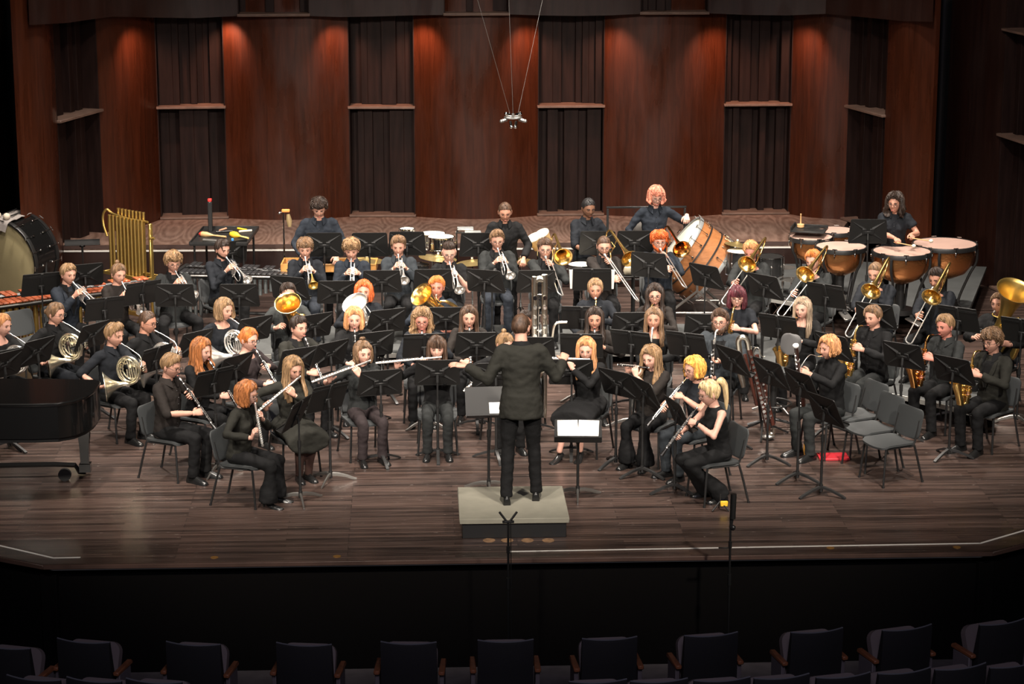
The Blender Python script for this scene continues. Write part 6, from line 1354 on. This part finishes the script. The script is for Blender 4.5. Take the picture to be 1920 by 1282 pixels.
keyset(m, A+d*.1, A+d*.5, (0, -.035, 0), 7, .018); keyset(m, A+d*.5, A+d*.95, (0, -.035, 0), 7, .015); keyset(m, A+V((.06, 0, 0))+d*.15, A+V((.06, 0, 0))+d*.85, (0, -.032, 0), 9, .012); prt(e, 'keywork', m, K_CHROME); m = MB(); m.cyl((0, 0, .0), (0, 0, .08), .007, 6); m.lathe([(.01, .012), (.06, .02), (.07, .035), (.065, .035), (.05, .022), (.001, .014)], 18); prt(e, 'peg', m, K_STEEL)
b1 = b0+V((-.04, .13, 0)); e = mk('instrument_stand', 'black stand holding up the contrabassoon', 'stand', b1); m = MB(); m.cyl((0, 0, .05), (-.13, -.02, .95), .013, 8); m.tube([(-.18, -.06, .94), (-.13, -.0, .95), (-.06, -.06, .94)], .010, 6); prt(e, 'post', m, K_BLACK)
for k in range(3): a = R(20+120*k); m = MB(); m.tube([(0, 0, .16), (math.cos(a)*.30, math.sin(a)*.26, .012)], .010, 6); prt(e, 'foot', m, K_BLACK)
# piano --------------------------------------------------------------------------------
zl = 1.0; ol = [(-170, 757), (0, 757), (60, 757), (108, 755.5), (140, 750), (163, 741), (178, 731), (187, 720), (188, 713.5), (176, 711), (100, 710), (0, 709), (-170, 708)]
P = [at(x, y, zl) for x, y in ol]; cn = sum(P, V((0, 0, 0)))/len(P); e = mk('grand_piano', 'black grand piano with closed lid at the left edge', 'piano', (cn.x, cn.y, 0)); loc = V((cn.x, cn.y, 0))
def inset(f): return [((p.x-cn.x)*f, (p.y-cn.y)*f) for p in P]
m = MB(); m.rings([[V((*q, z)) for q in inset(f)] for f, z in ((.992, zl-.03), (1.0, zl-.022), (1.0, zl-.010), (.986, zl))]); prt(e, 'lid', m, K_PIANO, 30); m = MB(); m.prism(inset(.985), .66, zl-.028); prt(e, 'case', m, K_PIANO, 30); m = MB(); m.prism(inset(.94), .62, .66); prt(e, 'underframe', m, K_BLACK, 30)
l = at(161, 890)-loc; m = MB(); m.rings([[V((l.x+sx*w, l.y+sy*w, z)) for sx, sy in ((-1, -1), (1, -1), (1, 1), (-1, 1))] for z, w in ((.04, .055), (.12, .055), (.125, .042), (.30, .046), (.50, .062), (.56, .07), (.565, .082), (.63, .082))]); prt(e, 'leg', m, K_PIANO, 30); m = MB()
for q in (at(-60, 894),): q = q-loc; m.tube([(l.x, l.y, .03), (l.x-.06, l.y, .03), (l.x-.10, l.y+.0, .10), (l.x-.3, l.y+.02, .105), (q.x, q.y+.02, .105)], .025, 4)
prt(e, 'truck', m, K_BLACK); w = at(122, 901)-loc; m = MB(); m.cyl((w.x, w.y-.02, .062), (w.x, w.y+.02, .062), .062, 20); prt(e, 'caster', m, K_RUBBER)
l2 = at(30, 826)-loc; m = MB(); m.rings([[V((l2.x+sx*w, l2.y+sy*w, z)) for sx, sy in ((-1, -1), (1, -1), (1, 1), (-1, 1))] for z, w in ((.0, .04), (.3, .04), (.62, .07))]) if False else None
# microphones --------------------------------------------------------------------------
HF = -1.04
def micstand(px, py, x, ytop, label):
    b = at(px, py, 0); z = zat(b.x, b.y, ytop); e = mk('microphone', label, 'microphone', (b.x, b.y, HF), 0, 'microphones in front of the stage'); m = MB(); m.cyl((0, 0, .05), (0, 0, z-HF), .010, 8); m.cyl((0, 0, .9), (0, 0, 1.0), .017, 10); m.cyl((0, 0, z-HF-.28), (0, 0, z-HF-.22), .016, 8)
    for k in range(3): a = R(90+120*k); m.tube([(0, 0, .12), (math.cos(a)*.28, math.sin(a)*.28, .012)], .009, 6)
    prt(e, 'stand', m, K_BLACK); return e, z-HF
e, h = micstand(953, 1075, 953, 978, 'pair of small black microphones on one thin stand before the podium')
for s in (-1, 1): m = MB(); m.cyl((s*.012, 0, h+.0), (s*.075, .01, h+.085), .010, 10); prt(e, 'capsule', m, K_BLACK)
m = MB(); m.box((0, 0, h+.0), (.10, .03, .018), .004); m.cyl((.02, -.01, h), (.03, -.01, .2), .004, 6); prt(e, 'stereo_bar', m, K_BLACK)
e, h = micstand(1368, 1068, 1368, 968, 'single tall black microphone on a thin stand at the stage edge'); m = MB(); m.cyl((.015, 0, h-.02), (.02, 0, h+.20), .026, 14); prt(e, 'capsule', m, K_DESK); m = MB(); m.cyl((0, 0, h-.1), (.015, 0, h), .014, 8); m.box((-.05, 0, h-.28), (.10, .015, .012), .003); m.ball((.02, 0, h-.1), .025, 8, 6); prt(e, 'clip', m, K_BLACK)
loc, h = onfloor(923, 512, 662); e = mk('microphone_stand', 'black microphone on a tall stand in front of the ninth trumpeter', 'microphone', loc); tripod(e, h-.03, .26, K_BLACK); m = MB(); m.cyl((-.03, -.02, h-.03), (.03, .05, h+.02), .022, 12); m.ball((.034, .055, h+.024), .026, 10, 8); prt(e, 'capsule', m, K_DESK)
loc, h = onfloor(160, 459, 592); e = empty('music_stand', loc, R(8), 'flattened black stand before the platform, left of the chimes', 'music stand', 'music stands'); place(stand_parts('spine', round(h, 2), 80, 0), e)
p = at(1350, 957); e = mk('camera_tripod', 'small black tripod with yellow-faced gadget on the floor by the second oboist', 'tripod', p, 0); m = MB()
for k in range(3): a = R(90+120*k); m.tube([(0, 0, .09), (math.cos(a)*.09, math.sin(a)*.09, .008)], .008, 6)
m.cyl((0, 0, .06), (0, 0, .16), .008, 6); prt(e, 'legs', m, K_BLACK); m = MB(); m.box((.035, -.01, .07), (.07, .03, .05), .006); prt(e, 'gadget', m, YEL, label='yellow gadget')
d = ray(962, 222); t = (2.2-CAM.y)/d.y; q = CAM+d*t; e = mk('hanging_microphone', 'cluster of small microphones hanging on cables above the conductor', 'microphone', q); m = MB(); m.tube([(.085*math.cos(2*PI*k/20), .085*math.sin(2*PI*k/20), .01) for k in range(20)], .009, 6, closed=True); m.cyl((-.085, 0, .01), (.085, 0, .01), .006, 6); m.cyl((0, 0, .0), (0, 0, .05), .014, 8); prt(e, 'ring', m, K_STEEL)
for sx_ in (-1, 1):
    for k, (a0, a1) in enumerate((((.03, 0, .04), (.07, -.02, .05)), ((.06, -.03, .0), (.12, -.05, -.02)), ((.03, -.05, -.02), (.02, -.07, -.075)), ((.06, .03, -.02), (.10, .05, -.03)))): m = MB(); a0 = V((a0[0]*sx_, a0[1], a0[2])); a1 = V((a1[0]*sx_, a1[1], a1[2])); m.cyl(a0, a1, .013, 8); m.ball(a1, .019, 10, 8); prt(e, 'capsule', m, K_STEEL if k % 2 else K_CHROME)
for (x, y) in ((898, 0), (954, 0), (1012, 0)): dd = ray(x, y); tt = (2.2-CAM.y)/dd.y; a = CAM+dd*tt-q; m = MB(); m.cyl((-.03 if x < 950 else .0, 0, .04) if x < 1000 else (.05, 0, .05), a*3.2, .0014, 5); prt(e, 'cable', m, K_STEEL)
# watch on the second oboist
_p = TRAITS[('oboist', 2)]; _w = V(_p['hands']['L'][0]); _f = V(_p['hands']['L'][1]).normalized(); m = MB(); m.tube([_w-_f*.035, _w-_f*.012], .031, 14); link('wristwatch', m.mesh('wristwatch', K_BLACK), _p['root'])
# small things on the floor
p = at(1562, 858); thing('folder', 'flat red folder lying under the empty chairs', 'folder', MB().box(p+V((0, 0, .012)), (.30, .22, .024), .004, x=M.Identity(4)), mat('red_folder', (.42, .02, .03), .5))
p = at(1512, 851); e = mk('bottle', 'small amber bottle on the floor by the bassoonist', 'bottle', p); m = MB(); m.lathe([(.001, 0), (.03, 0), (.032, .01), (.032, .10), (.012, .13), (.012, .15), (.001, .15)], 14); prt(e, 'body', m, mat('amber', (.60, .28, .05), .25)); m = MB(); m.cyl((0, 0, .15), (0, 0, .17), .014, 10); prt(e, 'cap', m, K_PAPER)
mb = MB()
for x in (917, 951, 989, 1028): p = at(x, 1013); mb.cyl(p, p+V((0, 0, .003)), .055, 20)
struct('trim_floor_discs', mb, mat('worn_disc', (.20, .115, .06), .6, vary=.4, vscale=20)); mb = MB()
for x, y in ((402, 1045), (1794, 1026), (632, 1043), (1557, 1027)): p = at(x, y); mb.cyl(p, p+V((0, 0, .003)), .035, 14)
struct('trim_floor_plates', mb, mat('brass_plate', (.42, .22, .06), .4, .6))
# hall ------------------------------------------------------------------------------------
mb = MB(); mb.box((0, -8.5, HF-.1), (30, 18, .2), .01); struct('floor_hall', mb, CONC)
def seat_parts():
    def f():
        P = []; b = MB(); rs = []
        for i in range(10):
            x = -.225+.45*i/9; yb = .03*(1-(x/.225)**2); t = .035
            top = .88+.012*(x/.225)**2; rs.append([V((x, -.03-yb, .34)), V((x, -.06-yb, .62)), V((x, -.075-yb, top-.02)), V((x, -.065-yb, top)), V((x, -.045-yb, top)), V((x, -.02-yb+t, .62)), V((x, .0-yb+t, .34))])
        b.rings(rs); P.append(('backrest', b.mesh('backrest', mat('seat_fabric', (.010, .009, .0105), .8, bump=.1, bscale=200), 50), None)); b = MB(); b.tube([(-.225+.45*i/9, -.058-.03*(1-((-.225+.45*i/9)/.225)**2), .882+.012*((-.225+.45*i/9)/.225)**2) for i in range(10)], .007, 6); P.append(('piping', b.mesh('piping', mat('seat_edge', (.16, .16, .18), .5)), 0))
        b = MB(); b.rings(slab(.44, .42, .07, .08, .0, 0), x=M.Translation((0, .13, .60))@M.Rotation(R(68), 4, 'X')); P.append(('seat', b.mesh('seat', mat('seat_pan', (.19, .15, .15), .7)), None))
        for s in (-1, 1):
            b = MB(); b.box((s*.262, .10, .62), (.05, .31, .035), .01, x=M.Identity(4)); P.append(('armrest', b.mesh('armrest', mat('arm_wood', (.27, .095, .042), .4, vary=.2, vscale=14)), None))
            b = MB(); b.box((s*.262, .11, .30), (.035, .24, .60), .006); P.append(('side_panel', b.mesh('side_panel', mat('seat_panel', (.15, .125, .135), .6)), None))
        return P
    return proto('hallseat', f)
r1 = [(12, 1212, 17), (160, 1201, 15), (365, 1206, 11), (572, 1207, 8), (767, 1204, 4), (948, 1200, 0), (1142, 1196, -4), (1331, 1189, -9), (1529, 1182, -12), (1697, 1177, -17), (1876, 1166, -20)]
for i, (x, y, yw) in enumerate(r1):
    p = at(x, y, HF+.89); e = empty('theatre_seat', (p.x, p.y+.06, HF), R(-yw), '%s dark theatre seat with wooden arms from the left, front row' % (ORD+['tenth', 'last'])[i], 'theatre seat', 'front row theatre seats'); place(seat_parts(), e)
r2 = [(67, 1271, 17), (180, 1274, 15), (292, 1276, 13), (1120, 1276, -4), (1234, 1275, -6), (1352, 1273, -8), (1463, 1268, -11), (1578, 1266, -13), (1692, 1258, -15), (1797, 1250, -17), (1898, 1246, -19)]
for i, (x, y, yw) in enumerate(r2):
    p = at(x, y, HF+.89); e = empty('theatre_seat', (p.x, p.y+.06, HF), R(-yw), '%s theatre seat top from the left along the bottom edge, nearest row' % (ORD+['tenth', 'last'])[i], 'theatre seat', 'nearest row theatre seats'); place(seat_parts(), e)
finish_jobs()
# ---------------------------------------------------------------- light: the hall's own rig above and in front of the stage, plus added fills
def area(name, loc, tgt, e, size, col=(1, .9, .78), spread=110):
    d = bpy.data.lights.new(name, 'AREA'); d.energy = e; d.size = size; d.color = col; d.spread = R(spread); d.shape = 'DISK'
    o = bpy.data.objects.new(name, d); COL.objects.link(o); o.location = loc
    o.rotation_euler = (V(tgt)-V(loc)).to_track_quat('-Z', 'Y').to_euler(); return o
def spot(name, loc, tgt, e, ang, col=(1, .9, .78), blend=.6, rad=.12):
    d = bpy.data.lights.new(name, 'SPOT'); d.energy = e; d.spot_size = R(ang); d.spot_blend = blend; d.color = col; d.shadow_soft_size = rad
    o = bpy.data.objects.new(name, d); COL.objects.link(o); o.location = loc
    o.rotation_euler = (V(tgt)-V(loc)).to_track_quat('-Z', 'Y').to_euler(); return o
WARM = (1, .90, .80)
for i, x in enumerate((-4.2, -1.4, 1.4, 4.2)):
    spot('stage_lamp', (x, -2.6, 8.2), (x*.95, 2.6, .6), 820, 58, WARM, .8, .25)
    spot('stage_lamp', (x, 5.0, 8.2), (x*.95, 5.2, 0), 980, 74, WARM, .8, .25)
for x in (-5.5, 5.5):
    spot('front_lamp', (x, -11, 8.5), (x*.15, 3.5, .8), 1900, 38, (1, .9, .78), .7, .3)
for i, x in enumerate((-3.4, 0, 3.4)):
    spot('shell_fill', (x, 3.5, 8.2), (x*1.05, 12.0, 2.4), 60, 62, (1, .86, .78), .9, .3)  # added fill to brighten the shell wall, not a fixture of the rig
for x in (-4, -1.3, 1.3, 4):
    spot('platform_fill', (x, 7.6, 8.2), (x*1.02, 8.9, .6), 230, 58, WARM, .9, .25)  # extra bank added to lift the platform and percussion
for x in (-1, 1):
    spot('side_wall_fill', (x*3.0, 0, 8.2), (x*7.2, 8.5, 2.0), 330, 52, (1, .86, .78), .9, .3)  # added spots that brighten the side walls, no real source there
area('house_glow', (0, -16, 9), (0, -4, -1), 62, 4, (.85, .8, 1), 160)
# small wall washers tucked under the fascia, one at each side of every convex panel
for (x, y) in ((268, 60), (437, 60), (640, 60), (790, 60), (995, 60), (1142, 60), (1342, 60), (1492, 60)):
    yb = 408; p = at(x, yb, PZ)
    if x < 300: p = wallpt(270, 420)
    if x < 300: p = p+V((.10, -.22, 0))
    spot('wall_washer', (p.x, p.y-.36, zat(p.x, p.y-.36, 34)), (p.x, p.y+.22, PZ+1.9), 24, 84, (1, .48, .31), 1.0, .04)
w = bpy.data.worlds.new('world'); SC.world = w; w.use_nodes = True
w.node_tree.nodes['Background'].inputs[0].default_value = (.6, .55, .6, 1); w.node_tree.nodes['Background'].inputs[1].default_value = .008
vs_ = SC.view_settings; vs_.view_transform = 'Standard'; vs_.look = 'None'; vs_.gamma = 1; vs_.use_curve_mapping = False; vs_.exposure = 2.0
